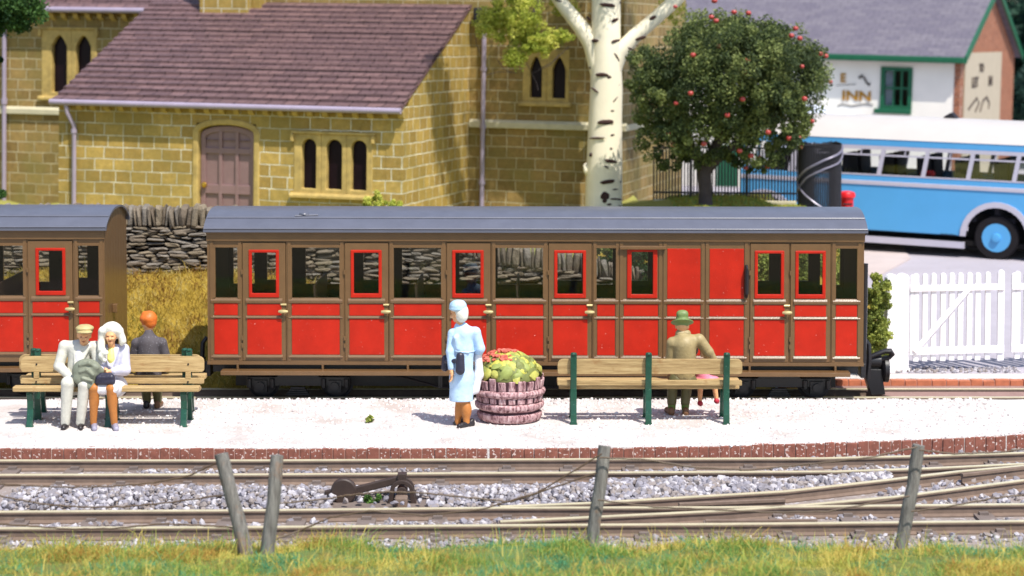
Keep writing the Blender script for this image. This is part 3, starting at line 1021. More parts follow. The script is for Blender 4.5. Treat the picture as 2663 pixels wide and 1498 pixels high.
# roof: overlapping slate courses
rf = MB(); nr = 19
rx0, rx1 = XL - .05, .03
dy = (YN - EY) / nr; sl = (RZ - EZ) / (YN - EY)
for i in range(nr):
    y0 = EY + i * dy - .03; y1 = EY + (i + 1) * dy
    za, zb = EZ + sl * (y0 - EY) + .085, EZ + sl * (y1 - EY) + .03
    off = (i % 2) * .17
    nseg = 30
    for s_ in range(nseg):
        xa = rx0 + (rx1 - rx0) * s_ / nseg; xb_ = rx0 + (rx1 - rx0) * (s_ + 1) / nseg
        j0 = rng.uniform(-.005, .006)
        rf.add([(xa, y0, za + j0), (xb_, y0, za + j0), (xb_, y1, zb), (xa, y1, zb), (xa, y0 + .01, za - .08), (xb_, y0 + .01, za - .08)], [(0, 1, 2, 3), (4, 5, 1, 0)])
rf.prism([(EY, EZ - .02), (YN, RZ - .02), (YN, RZ + .01), (EY, EZ + .015)], 'x', rx0, rx1)
rf.build('porch_roof', M['slate'], ch)
gt = MB(); gt.tube([(rx0 - .03, EY - .05, EZ + .0), (rx1 + .02, EY - .05, EZ + .0)], .062, 10)
gt.build('gutter', M['lead'], ch, smooth=True)
dp = MB(); xd = CH.X(186, 300)
dp.tube([(xd, EY - .03, EZ - .03), (xd + .02, EY - .02, EZ - .2), (xd + .1, -.08, EZ - .48), (xd + .1, -.08, -1.1)], .045, 8)
dp.tube([(xd + .1, -.08, EZ - .62), (xd + .1, -.08, EZ - .54)], .06, 8)
dp.build('downpipe', M['lead'], ch, smooth=True)
# door
dr = thing('door', Matrix.Identity(4), 'mauve arched panelled door', 'x'); del dr['category']; del dr['label']; dr.parent = ch
dm = MB(); inn = arch_in(dx0 + .01, dx1 - .01, -.3, dz_side - .02, dz_top - .02, 12)
dm.prism(inn, 'y', .13, .2)
W_ = dx1 - dx0
cols = [dx0 + W_ * t for t in (.07, .36, .64, .93)]
rows = [-.25, .18, .74, 1.34, dz_side - .12]
st_ = .055
zb = zt(587, 520); 
rws = [(-.3, zt(587, 507)), (zt(587, 480), zt(587, 400)), (zt(587, 384), dz_top)]
b0 = MB()
# raised stiles and rails stand proud of the sunk panels
for c_, w_ in ((dx0 + .01, .1), (dx0 + W_ * .335, .07), (dx0 + W_ * .635, .07), (dx1 - .11, .1)):
    zz_ = dz_side - .03 if w_ > .08 else dz_top - .07
    b0.box(c_, c_ + w_, .085, .13, -.3, zz_)
for z0_, z1_ in ((zt(587, 506), zt(587, 482)), (zt(587, 401), zt(587, 386))):
    b0.box(dx0 + .012, dx1 - .012, .089, .13, z0_, z1_)
inn2 = arch_in(dx0 + .11, dx1 - .11, dz_side - .14, dz_side - .1, dz_top - .13, 12)
inn1 = arch_in(dx0 + .012, dx1 - .012, dz_side - .14, dz_side - .03, dz_top - .022, 12)
b0.ring(inn1, inn2, .083, .128)
for k in range(len(dm.f)): pass
dl = MB(); dl.v, dl.f, dl.mi = dm.v + b0.v, dm.f + [tuple(i + len(dm.v) for i in f) for f in b0.f], dm.mi + b0.mi
dl.build('door_leaf', M['door_paint'], dr, bevel=.01)
hx, hz = CH.X(529, 480), CH.Z(529, 481)
hb = MB(); hb.lathe([(.0, -.05), (.045, -.045), (.06, -.02), (.05, .01), (.02, .02), (.02, .06)], 14, (hx, .05, hz), axis='y')
hb.build('handle', M['brass'], dr, smooth=True)
ar = MB(); a_in = arch_in(dx0, dx1, -.3, dz_side, dz_top, 14); a_out = arch_in(dx0 - .13, dx1 + .13, -.3, dz_side + .02, dz_top + .13, 14)
ar.ring(a_out, a_in, -.03, .2)
ar.build('door_surround', M['stone_dress'], ch, bevel=.03)


def lights_window(lights, fxs, z0, z1, zs, zt_, y, sill=True, hood=True, pointed=False, y_in=.2):
    """stone mullioned window of arched lights; lights (x0,x1), fxs the frame's cell edges."""
    wt_ = MB()
    for k, (a, b) in enumerate(lights):
        arch_plate(wt_, fxs[k], fxs[k + 1], z0, z1, arch_in(a, b, z0 + .1, zs, zt_, 10, pointed), y - .014, y + y_in)
        wt_.box(fxs[k], fxs[k + 1], y - .035, y + y_in, z0, z0 + .1) if False else None
    w = wt_.build('window_frame', M['stone_dress'], None, bevel=.02)
    w.name = 'window'; w.parent = ch
    for k, (a, b) in enumerate(lights):
        p = MB(); p.box(a - .03, b + .03, y + .12, y + .15, z0 - .05, zt_ + .04); p.build('pane', M['dark_pane'], w)
    if sill:
        s_ = MB(); s_.prism([(y - .1, z0 - .08), (y + .1, z0 - .08), (y + .1, z0 + .03), (y - .06, z0 + .012), (y - .1, z0 - .03)], 'x', fxs[0] - .06, fxs[-1] + .06)
        s_.build('sill', M['stone_dress'], w, bevel=.01)
    if hood:
        h = MB(); h.box(fxs[0] - .05, fxs[-1] + .05, y - .06, y + .05, z1 - .005, z1 + .045)
        for xx in (fxs[0] - .05, fxs[-1] - .02): h.box(xx, xx + .07, y - .088, y + .02, z1 - .16, z1 - .006)
        h.build('hood_mould', M['stone_dress'], w, bevel=.015)
    return w


def fill_frame(mb, fxs, z0, lights, y, y_in, zb_):
    pass


# three-light porch window: cells butt together; the pieces below the lights close the frame
lights_window(wl, fx, fz0, fz1, wz1 - .15, wz1, 0)

# nave (the tall wall behind) with its own windows, string course and pipes
nx0, nx1 = CH.X(-260, 300, YN), XN
zN = lambda u, v: CH.Z(u, v, YN)
SPL = CH.X(516, 30, YN)            # left of this the nave has a lower eave
ZE = 4.16
rlts = [(CH.X(1378, 220, YN), CH.X(1409, 220, YN)), (CH.X(1436, 220, YN), CH.X(1470, 220, YN))]
rfx = [CH.X(1359, 220, YN), (rlts[0][1] + rlts[1][0]) / 2, CH.X(1480, 220, YN)]
rz0, rz1 = zN(1420, 267), zN(1420, 128)
llts = [(CH.X(135, 200, YN), CH.X(174, 200, YN)), (CH.X(198, 200, YN), CH.X(236, 200, YN))]
lfx = [CH.X(108, 200, YN), (llts[0][1] + llts[1][0]) / 2, CH.X(252, 200, YN)]
lz0, lz1 = zN(170, 252), zN(170, 76)
nw = MB()
TOPZ = 7.4
nw.wall(SPL, nx1, -1.2, TOPZ, [(rfx[0], rfx[2], rz0, rz1)], YN, YN + .4)
nw.wall(nx0, SPL - .002, -1.2, ZE, [(lfx[0], lfx[2], lz0, lz1)], YN, YN + .4)
nw.prism([(YN + .4, -1.2), (YN + 6.6, -1.2), (YN + 6.6, TOPZ), (YN + .4, TOPZ)], 'x', nx1, nx1 - .4)
nw.build('nave_wall', M['stone_brown'], ch)
lights_window(rlts, rfx, rz0, rz1, zN(1420, 180), zN(1420, 148), YN, True, False, True)
lights_window(llts, lfx, lz0, lz1, zN(170, 120), zN(170, 92), YN, True, True, True)
sc_ = MB()
zs1, zs0 = zN(1400, 314), zN(1400, 336)
sc_.prism([(YN - .1, zs0), (YN + .02, zs0), (YN + .02, zs1), (YN - .03, zs1), (YN - .1, zs1 - .06)], 'x', CH.X(1222, 320, YN), nx1 + .1)
sl_ = MB(); sl_.prism([(YN - .1, zs0), (YN + .02, zs0), (YN + .02, zs1), (YN - .03, zs1), (YN - .1, zs1 - .06)], 'x', nx0, XL); sl_.build('string_course', M['string'], ch, bevel=.02)
sc_.prism([(nx1 - .02, zs0), (nx1 + .1, zs0), (nx1 + .1, zs1 - .06), (nx1 + .03, zs1), (nx1 - .02, zs1)], 'y', YN - .098, YN + 6.6) if False else None
sc_.box(nx1 - .01, nx1 + .1, YN - .098, YN + 6.6, zs0 + .003, zs1 - .05)
sc_.build('string_course', M['string'], ch, bevel=.02)
# base plinth batter at the nave's corner
for u_, top_ in ((1256, 4.3),):
    d2_ = MB(); xx = CH.X(u_, 300, YN - .1)
    d2_.tube([(xx, YN - .1, top_), (xx, YN - .1, -1.1)], .05, 8)
    for zz_ in (zN(1256, 475), zN(1256, 330), zN(1256, 180)): d2_.tube([(xx, YN - .1, zz_ - .03), (xx, YN - .1, zz_ + .05)], .07, 8)
    d2_.build('downpipe', M['lead'], ch, smooth=True)
    hp = MB(); hx_ = CH.X(1232, 50, YN - .15); hp.box(xx - .22, xx + .02, YN - .2, YN - .02, zN(1235, 68), zN(1235, 20)); hp.build('rainwater_hopper', M['black_iron'], ch, bevel=.03)
d3 = MB(); xx = CH.X(11, 300, YN - .1); d3.tube([(xx, YN - .1, ZE - .1), (xx, YN - .1, -1)], .05, 8); d3.tube([(xx, YN - .1, zN(12, 270)), (xx, YN - .1, zN(12, 255))], .07, 8); d3.build('downpipe', M['lead'], ch, smooth=True)
nr_ = MB()
for i in range(16):
    y0 = YN - .25 + i * .3; z0_ = ZE + .02 + i * .2
    nr_.add([(nx0, y0 - .03, z0_ + .03), (SPL - .01, y0 - .03, z0_ + .03), (SPL - .01, y0 + .3, z0_ + .2), (nx0, y0 + .3, z0_ + .2), (nx0, y0 - .03, z0_ - .01), (SPL - .01, y0 - .03, z0_ - .01)], [(0, 1, 2, 3), (4, 5, 1, 0)])
nr_.prism([(YN - .25, ZE - .02), (YN + 4.6, ZE + 3.2), (YN + 4.6, ZE + 3.22), (YN - .25, ZE + .01)], 'x', nx0, SPL - .01)
nr_.prism([(YN - .2, TOPZ), (YN + 3.3, TOPZ + 2), (YN + 6.8, TOPZ), (YN + 6.8, TOPZ - .05), (YN - .2, TOPZ - .05)], 'x', SPL, nx1 + .1)
nr_.build('nave_roof', M['slate'], ch)
ng = MB(); ng.tube([(nx0, YN - .32, ZE + .02), (SPL - .01, YN - .32, ZE + .02)], .065, 10); ng.build('gutter', M['lead'], ch, smooth=True)
nc = MB(); x = nx0
while x < SPL - .1:
    nc.prism([(YN, ZE - .06), (YN - .16, ZE - .06), (YN - .12, ZE - .15), (YN, ZE - .22)], 'x', x, x + .11); x += .3
nc.box(nx0, SPL - .01, YN - .06, YN, ZE - .055, ZE - .03)
nc.build('corbel_course', M['stone_dress'], ch)
# stone stack rising through the porch roof against the nave
bx0, bx1 = CH.X(520, 30, 3.75), CH.X(645, 30, 3.75)
bt = MB(); bt.box(bx0, bx1, 3.72, YN + .3, 3.4, 6.2); bt.box(bx1, bx1 + .2, 3.95, YN + .2, 3.4, 6.0); bt.build('chimney_stack', M['stone'], ch, bevel=.02)

# ================================================================== inn
M['render'] = paint('cream_white_render', (238, 232, 220), .85, .06, 1.2, .3, 30)
M['inn_slate'] = masonry('grey_slate', (122, 116, 124), (106, 100, 112), (84, 80, 90), .4, .22, .01, .3, rough=.6)
M['brickwork'] = masonry('orange_brickwork', (160, 98, 68), (134, 78, 54), (186, 150, 126), .23, .078, .008, .4)
M['green_paint'] = paint('dark_green_joinery', (22, 92, 62), .45, .12, 5, .2, 50)
M['bench_green'] = paint('bottle_green_iron', (22, 70, 52), .35, .25, 14, .35, 70, speck=((120, 160, 140), 60, .7))
M['gold'] = paint('gold_lettering', (168, 120, 14), .5, .1, 8, .1, 40)
M['ink'] = paint('dark_sign_ink', (60, 46, 36), .7, .1, 8, .1, 40)
M['beige'] = paint('beige_sign_board', (178, 166, 144), .8, .06, 3, .2, 40)
M['glass'] = glass('window_glass')
M['curtain'] = paint('pale_curtain', (196, 200, 204), .9, .1, 10, .3, 40)
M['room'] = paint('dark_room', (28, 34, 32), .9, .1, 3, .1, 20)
o_ = at_y(2488, 300, 58)
IN = Frame((o_.x, o_.y, .45), R(-24), R(1.4))
inn_ = thing('inn', IN.M, 'white rendered inn with grey slate roof, green window and orange brick gable', 'inn')
iz = lambda v, u=2330: IN.Z(u, v)
ix = lambda u, v=240: IN.X(u, v)
IEZ = IN.Z(2400, 152, -.25)
IXL = ix(1560); W9 = 9.0
wx0, wx1 = ix(2295), ix(2367)
wz_0, wz_1 = iz(282), iz(180)
iw = MB(); iw.wall(IXL, -.02, -.6, IEZ + .12, [(wx0, wx1, wz_0, wz_1)], 0, .4); iw.build('front_wall', M['render'], inn_)
IRZ = IN.on(0, 2566, 0, 0); slope = (IRZ.z - IEZ) / (IRZ.y + .25)
ridge = IEZ + slope * (W9 / 2 + .25)
gw = MB(); gw.prism([(.01, -.6), (W9, -.6), (W9, IEZ + slope * .25 - .04), (W9 / 2, ridge - .06), (.01, IEZ + slope * .25 - .04)], 'x', -.02, -.4); gw.build('gable_wall', M['brickwork'], inn_)
qn = MB()
z = -.5
while z < IEZ - .2:
    d = .28 if int(z / .28) % 2 else .18
    qn.box(-.16, .012, -.02, d, z, z + .27); z += .28
qn.build('brick_quoin', M['brickwork'], inn_)
ir = MB()
for s_ in (0, 1):
    a = [(-.3, IEZ - .02), (W9 / 2, ridge), (W9 / 2, ridge + .09), (-.3, IEZ + .07)]
    if s_: a = [(W9 - p[0], p[1]) for p in a]
    ir.prism(a, 'x', IXL - .2, .18)
ir.build('roof', M['inn_slate'], inn_)
bg = MB()
for s_ in (0, 1):
    a = [(-.34, IEZ - .12), (W9 / 2, ridge - .1), (W9 / 2, ridge + .12), (-.34, IEZ + .1)]
    if s_: a = [(W9 - p[0], p[1]) for p in a]
    bg.prism(a, 'x', .185, .24)
bg.build('bargeboard', M['green_paint'], inn_)
gg = MB(); gg.box(IXL - .2, .182, -.4, -.24, IEZ - .12, IEZ + .06); gg.build('gutter', M['green_paint'], inn_, bevel=.03)
win = MB()
win.wall(wx0 - .06, wx1 + .06, wz_0 - .02, wz_1 + .06, [(wx0 + .06, wx1 - .06, wz_0 + .08, wz_1 - .05)], -.05, .1)
wm = (wx0 + wx1) / 2; wmz = (wz_0 + wz_1) / 2 + .02
for t in (.4, .68): win.box(wx0 + (wx1 - wx0) * t - .025, wx0 + (wx1 - wx0) * t + .025, -.01, .06, wz_0 + .08, wz_1 - .05)
win.box(wx0 + .06, wx1 - .06, -.015, .055, wmz - .03, wmz + .03)
w = win.build('window', M['green_paint'], inn_)
MB().box(wx0 - .22, wx1 + .06, -.14, .02, wz_0 - .16, wz_0 - .02).build('sill', M['green_paint'], w, bevel=.02)
MB().box(wx0, wx1, .11, .12, wz_0, wz_1).build('pane', M['glass'], w)
MB().box(wx0 + .05, wx0 + .32, .18, .2, wz_0, wz_1).build('curtain', M['curtain'], w)
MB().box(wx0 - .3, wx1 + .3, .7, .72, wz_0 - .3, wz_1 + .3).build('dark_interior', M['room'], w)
# left bay: green door and glazed front half hidden behind the railings
gd = MB(); gd.box(ix(1872), ix(1925), -.06, .02, -.3, iz(398)); gd.build('door', M['green_paint'], inn_)


def text_mesh(s, size, ext=.012, shear=0):
    cu = bpy.data.curves.new('t', 'FONT'); cu.body = s; cu.size = size; cu.extrude = ext; cu.offset = .012; cu.align_x = 'CENTER'; cu.shear = shear
    ob = bpy.data.objects.new('t', cu); COL.objects.link(ob)
    dg = bpy.context.evaluated_depsgraph_get(); dg.update()
    me = bpy.data.meshes.new_from_object(ob.evaluated_get(dg))
    bpy.data.objects.remove(ob); bpy.data.curves.remove(cu)
    return me


def put_text(name, s, size, mat, parent, loc, rot=(R(90), 0, 0), shear=0, wide=1, bold=0):
    me = text_mesh(s, size, .012, shear)
    me.materials.clear(); me.materials.append(mat)
    ob = bpy.data.objects.new(name, me); COL.objects.link(ob); ob.parent = parent
    ob.location = loc; ob.rotation_euler = rot; ob.scale = (wide, 1, 1)
    return ob


def lw(u, v): p = IN.on(1, u, v, -.014); return (p.x, -.014, p.z)


put_text('lettering', 'E', .36, M['gold'], inn_, lw(2192, 213), wide=.95)
put_text('lettering', 'INN', .40, M['gold'], inn_, lw(2227, 261), wide=1.25)
sq = MB()
P = [lw(2236, 200), lw(2241, 196), lw(2248, 203), lw(2253, 214), lw(2261, 223), lw(2262, 216)]
sq.tube(P, .03, 6); sq.tube([lw(2232, 202), lw(2240, 204)], .02, 6)
sq.tube([lw(2174, 222), lw(2200, 221), lw(2225, 219)], .009, 5)
sq.tube([lw(2178, 276), lw(2190, 271), lw(2215, 276), lw(2250, 270), lw(2270, 273)], .014, 5)
sq.build('sign_flourish', M['ink'], inn_)


def rw(u, v, x=.05): return IN.on(0, u, v, x)


a, b, c, d = rw(2505, 325, .02), rw(2598, 325, .02), rw(2598, 140, .02), rw(2505, 138, .02)
sb = MB(); sb.prism([(a.y, 0.2), (b.y, 0.2), (b.y, max(c.z, d.z)), (a.y, max(c.z, d.z))], 'x', -.01, .03)
sg = sb.build('sign_board', M['beige'], inn_)


def rtext(s, u, v, size, shear=0):
    p = rw(u, v, .034)
    o = put_text('lettering', s, size, M['ink'], sg, (p.x + .004, p.y, p.z), (R(90), 0, R(90)), shear, 1.5)
    return o


rtext('TO', 2552, 186, .34); rtext('LET', 2535, 226, .42); rtext('IN', 2575, 222, .42)
sq = MB()
for pts in ([(2518, 285), (2530, 268), (2540, 255), (2546, 268), (2536, 290)], [(2548, 290), (2556, 262), (2566, 252), (2572, 268), (2570, 282)]):
    sq.tube([tuple(rw(u, v, .036)) for u, v in pts], .03, 6)
sq.build('sign_flourish', M['ink'], sg)
# low sloping canopy against the inn wall
cp = MB(); pA, pB = IN.on(1, 2120, 292, -.5), IN.on(1, 2212, 305, -.5)
cp.add([(pA.x - 1, 0, pA.z + .35), (pB.x, 0, pB.z + .08), (pB.x, -1.0, pB.z - .12), (pA.x - 1, -1.0, pA.z), (pA.x - 1, 0, pA.z - 1.6), (pB.x, 0, pB.z - .2), (pB.x, -1.0, pB.z - .2), (pA.x - 1, -1.0, pA.z - 1.6)], [(0, 1, 2, 3), (4, 5, 1, 0), (7, 6, 2, 3), (1, 5, 6, 2), (0, 3, 7, 4), (4, 7, 6, 5)])
cp.build('canopy', paint('blue_white_canopy', (206, 214, 230), .7, .05, 3, .2, 30), inn_)

# ================================================================== bus
M['bus_blue'] = paint('sky_blue_coachwork', (84, 160, 214), .3, .05, 1.5, .06, 40)
M['bus_white'] = paint('off_white_roof', (190, 184, 180), .45, .04, 1.5, .06, 40)
M['bus_grey'] = paint('lilac_grey_trim', (186, 182, 196), .35, .06, 3, .06, 40)
M['bus_glass'] = glass('bus_glass', (.86, .9, .9), .3)
M['tyre'] = paint('rubber', (30, 27, 30), .8, .15, 8, .4, 50, spec=.2)
M['seat_dark'] = paint('dark_seat', (26, 24, 34), .85, .2, 6, .3, 40)
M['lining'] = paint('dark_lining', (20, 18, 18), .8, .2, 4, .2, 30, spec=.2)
o_ = at_y(2400, 640, 42.4)
BU = Frame((o_.x, o_.y, .345), R(-25), R(1.3))
bus = thing('bus', BU.M, 'sky blue single deck vintage bus with white roof and leaning window pillars', 'bus')
bz = lambda v: BU.Z(2400, v); bxx = lambda u, v=560: BU.X(u, v)
BL, BR = bxx(1925, 480), bxx(2590) + 2.2
BW = 2.3
zsk, zlow, zst0, zst1, zwb, zwt, zct, zrf = bz(632), bz(618), bz(488), bz(477), bz(463), bz(392), bz(378), bz(311)
zeave = bz(367)
wc = bxx(2590, 610); wr = .47; wz = wr
wc2 = wc - 5.1
ARC = .66


def side_outline(x0, x1, z0, z1, centres, rad):
    P = [(x0, z1), (x0, z0)]
    for c in centres:
        for k in range(15):
            th = math.pi * (1 - k / 14)
            P.append((c + rad * math.cos(th), max(z0, wz + rad * math.sin(th))))
    P += [(x1, z0), (x1, z1)]
    return P


bd = MB()
for y0, y1 in ((0, .06), (BW - .06, BW)):
    bd.prism(side_outline(BL, BR, zsk + .04, zwb, [wc2, wc], ARC), 'y', y0, y1)
for x0, x1 in ((BL, BL + .06), (BR - .06, BR)):
    bd.box(x0, x1, .06, BW - .06, zsk + .04, zwb); bd.box(x0, x1, .06, BW - .06, zwt, zeave)
for y0, y1 in ((0, .06), (BW - .06, BW)): bd.box(BL, BR, y0, y1, zwt + .05, zeave + .01)
bd.build('body', M['bus_blue'], bus, bevel=.02)
for xa, xb_ in ((BL + .01, wc2 - ARC), (wc2 + ARC, wc - ARC), (wc + ARC, BR - .01)):
    for y0, y1 in ((-.015, .065), (BW - .065, BW + .015)):
        MB().box(xa, xb_, y0, y1, zsk - .06, zsk + .075).build('skirt', M['bus_grey'], bus)
for c in (wc2, wc):
    a_ = MB()
    n = 16
    th = [math.pi * (1 - k / (n - 1)) for k in range(n)]
    outer = [(c + (ARC + .1) * math.cos(t), wz + (ARC + .1) * math.sin(t) + .0) for t in th]; inner = [(c + (ARC - .02) * math.cos(t), wz + (ARC - .02) * math.sin(t)) for t in th]
    vs = [(p[0], y, max(p[1], zsk)) for y in (-.03, .03) for p in outer] + [(p[0], y, max(p[1], zsk)) for y in (-.03, .03) for p in inner]
    fs = []
    for i in range(n - 1):
        fs += [(i, i + 1, 2 * n + i + 1, 2 * n + i), (i, n + i, n + i + 1, i + 1), (2 * n + i, 2 * n + i + 1, 3 * n + i + 1, 3 * n + i)]
    a_.add(vs, fs); a_.build('wheel_arch', M['bus_grey'], bus)
tr = MB(); tr.box(BL - .01, BR + .01, -.02, .01, zst0, zst1); tr.build('waist_moulding', M['bus_grey'], bus, bevel=.008)
# sheared window band
pil = [bxx(u, 428) for u in (2291, 2405, 2524.5, 2644)]
pit = (pil[3] - pil[0]) / 3
cent = [pil[0] + pit * k for k in range(-4, 6) if BL + .3 < pil[0] + pit * k < BR - .2]
edges_ = cent
pw_ = .045
holes = [(a + pw_, b - pw_, zwb + .03, zwt - .02) for a, b in zip(cent[:-1], cent[1:])]
zmid = (zwb + zwt) / 2
for nm, y0, y1 in (('window_band', -.006, .05), ('window_band', BW - .05, BW + .006)):
    wb = MB(); wb.wall(cent[0] - .1, cent[-1] + .1, zwb, zwt + .06, holes, y0, y1, 0, .17, zmid)
    for h in holes:
        zr_ = bz(409)
        wb.bar((h[0] + .17 * (zr_ - zmid), (y0 + y1) / 2, zr_), (h[1] + .17 * (zr_ - zmid), (y0 + y1) / 2, zr_), .03, .035)
        if y0 < 1 or True:
            xm = (h[0] + h[1]) / 2
            wb.bar((xm + .17 * (zr_ - zmid), (y0 + y1) / 2, zr_), (xm + .17 * (h[3] - zmid), (y0 + y1) / 2, h[3]), .025, .03, up=(0, 1, 0))
    wb.build(nm, M['bus_grey'], bus)
for h in holes:
    p = MB(); dx = .17
    p.add([(h[0] + dx * (h[2] - zmid), .02, h[2]), (h[1] + dx * (h[2] - zmid), .02, h[2]), (h[1] + dx * (h[3] - zmid), .02, h[3]), (h[0] + dx * (h[3] - zmid), .02, h[3])], [(0, 1, 2, 3)])
    p.build('pane', M['bus_glass'], bus)
# end windows (front and back) simple frames
for x_ in (BL + .02, BR - .08):
    e = MB(); e.wall(.06, BW - .06, zwb, zwt + .01, [(.25, BW / 2 - .05, zwb + .05, zwt - .03), (BW / 2 + .05, BW - .25, zwb + .05, zwt - .03)], x_, x_ + .06, plane='x'); e.build('end_window', M['bus_blue'], bus)
# roof: rounded section, domed ends
rf = MB(); n = 15; secs = 22; vs = []
Ltot = BR - BL
for i in range(secs + 1):
    t = i / secs; x = BL - .02 + (Ltot + .04) * t
    d_ = min(x - BL + .02, BR + .02 - x); e_ = 1 if d_ > 1.1 else math.sqrt(max(.02, 1 - (1 - d_ / 1.1) ** 2))
    hh = (zrf - zeave) * (.12 + .88 * e_) * (1.02 - .04 * abs(t - .5) * 2)
    for k in range(n):
        s = -1 + 2 * k / (n - 1)
        vs.append((x, BW / 2 + s * (BW / 2 + .01), zeave + hh * (1 - abs(s) ** 2.6)))
fs = [(i * n + k, i * n + k + 1, (i + 1) * n + k + 1, (i + 1) * n + k) for i in range(secs) for k in range(n - 1)]
fs += [tuple(k for k in range(n)), tuple(secs * n + k for k in range(n - 1, -1, -1))]
fs += [(i * n, (i + 1) * n, (i + 1) * n + n - 1, i * n + n - 1) for i in range(secs)]
rf.add(vs, fs); rf.build('roof', M['bus_white'], bus, smooth=True)
vt = MB(); vx = bxx(2437, 310) + .05; vt.prism([(vx - .2, 0), (vx + .2, 0), (vx + .1, .09), (vx + .02, .17), (vx - .1, .1)], 'y', BW / 2 - .15, BW / 2 + .15)
for q_ in vt.v: q_.z += zrf - .04
vt.build('roof_vent', M['seat_dark'], bus)
for c in (wc2, wc):
    for y0 in (.04, BW - .34):
        w = MB(); w.lathe([(.30, .0), (wr - .03, .0), (wr, .04), (wr, .24), (wr - .03, .28), (.3, .28)], 32, (c, y0, wz), axis='y', cap=False)
        tw = w.build('wheel', M['tyre'], bus, smooth=True)
        r_ = MB(); fy = y0 if y0 < 1 else y0 + .28; s_ = 1 if y0 < 1 else -1
        r_.lathe([(.305, fy - y0 + .0), (.30, fy - y0 + s_ * .01), (.265, fy - y0 + s_ * .09), (.2, fy - y0 + s_ * .1), (.165, fy - y0 + s_ * .03), (.10, fy - y0 + s_ * .025), (.085, fy - y0 - s_ * .05), (0.001, fy - y0 - s_ * .06)], 28, (c, y0, wz), axis='y')
        r_.build('rim', M['bus_blue'], tw, smooth=True)
ii = MB()
ii.box(BL + .08, BR - .08, .08, BW - .08, zsk, zsk + .1)
for c in (wc2, wc): ii.box(c - ARC, c + ARC, .34, BW - .34, .2, zsk + ARC)
ii.build('floor', M['lining'], bus)
x = BL + .7
while x < BR - .8:
    for y0 in (.14, 1.28):
        s = MB(); s.box(x, x + .42, y0, y0 + .88, zsk + .5, zsk + .62); s.prism([(x - .02, zsk + .5), (x + .1, zsk + .5), (x + .03, zwb + .42), (x - .02, zwb + .46), (x - .09, zwb + .42)], 'y', y0, y0 + .88)
        s.build('seat', M['seat_dark'], bus, bevel=.03)
    x += .82
lt = MB(); a, b = bxx(2447, 607), bxx(2486, 609); zz_ = bz(608)
for k in range(9): lt.box(a + (b - a) * k / 9, a + (b - a) * (k + .6) / 9, -.006, .004, zz_, zz_ + (.03 if k % 3 else .04))
lt.build('side_lettering', M['seat_dark'], bus)

# ================================================================== railings, pillar box
rl = thing('iron_railings', (4.6, 40.4, 1.7), 'black iron railings on a pale kerb behind the apple tree', 'railings')
BR0 = Vector(rl.location)
a, b = at_y(1700, 506, 40.6), at_y(2072, 512, 40.2)
tz = at_y(1960, 382, 40.4).z
rb, rp = MB(), MB()
nb = 46
for i in range(nb + 1):
    p = a.lerp(b, i / nb)
    z0 = 1.66
    post = i % 18 == 12
    m_ = rp if post else rb
    m_.tube([(p.x - BR0.x, p.y - BR0.y, z0 - BR0.z), (p.x - BR0.x, p.y - BR0.y, tz + (.05 if post else -.05) - BR0.z)], .035 if post else .017, 6)
rb.build('bars', M['black_iron'], rl); rp.build('post', M['black_iron'], rl)
rr = MB()
for zz_ in (tz - .02, 1.84): rr.bar(Vector((a.x, a.y, zz_)) - BR0, Vector((b.x, b.y, zz_)) - BR0, .03, .04)
rr.build('rail', M['black_iron'], rl)
kb = MB(); kb.bar(Vector((a.x, a.y + .05, 1.62)) - BR0, Vector((b.x, b.y + .05, 1.62)) - BR0, .2, .14); kb.build('kerb', M['string'], rl, bevel=.02)

dC = 38.4
pc_ = at_y(2131, 550, dC); rC = 54 * dC / FPX
cr = thing('railing_drum', (pc_.x, dC, .3), 'black drum of close bars with a pale spiral rail beside the pillar box', 'railings')
C0 = Vector(cr.location)
zT = at_y(2131, 372, dC).z - .3
cb2 = MB()
for k in range(60):
    a = 2 * math.pi * k / 60
    zt_ = zT + .02 * math.sin(a * 3) + rng.uniform(-.015, .015)
    cb2.tube([(rC * math.cos(a), rC * math.sin(a), .0), (rC * math.cos(a), rC * math.sin(a), zt_)], .0185, 5)
cb2.build('bars', M['black_iron'], cr)
for zz_ in (.15, zT - .06): 
    t_ = MB(); t_.tube([((rC - .02) * math.cos(a), (rC - .02) * math.sin(a), zz_) for a in np.linspace(0, 2 * math.pi, 49)], .022, 6); t_.build('ring', M['black_iron'], cr, smooth=True)
M['rail_steel'] = paint('worn_rail_steel', (124, 120, 134), .35, .2, 8, .2, 50, metal=.3)
def spiral(vs_, a0, a1, rr):
    n = 30; out = []
    for k in range(n + 1):
        t = k / n; a = a0 + (a1 - a0) * t
        v = float(np.interp(t, np.linspace(0, 1, len(vs_)), vs_))
        x, y = (rC + .03) * math.cos(a), (rC + .03) * math.sin(a)
        out.append((x, y, at_y(2131, v, dC + y).z - .3))
    m_ = MB(); m_.tube(out, rr, 7); m_.build('rail', M['rail_steel'], cr, smooth=True)
spiral([378, 400, 417, 440, 470], R(2), R(-178), .026)
spiral([392, 424, 440, 462, 500], R(2), R(-178), .022)
spiral([470, 505, 535, 560, 600], R(-182), R(-20), .022)

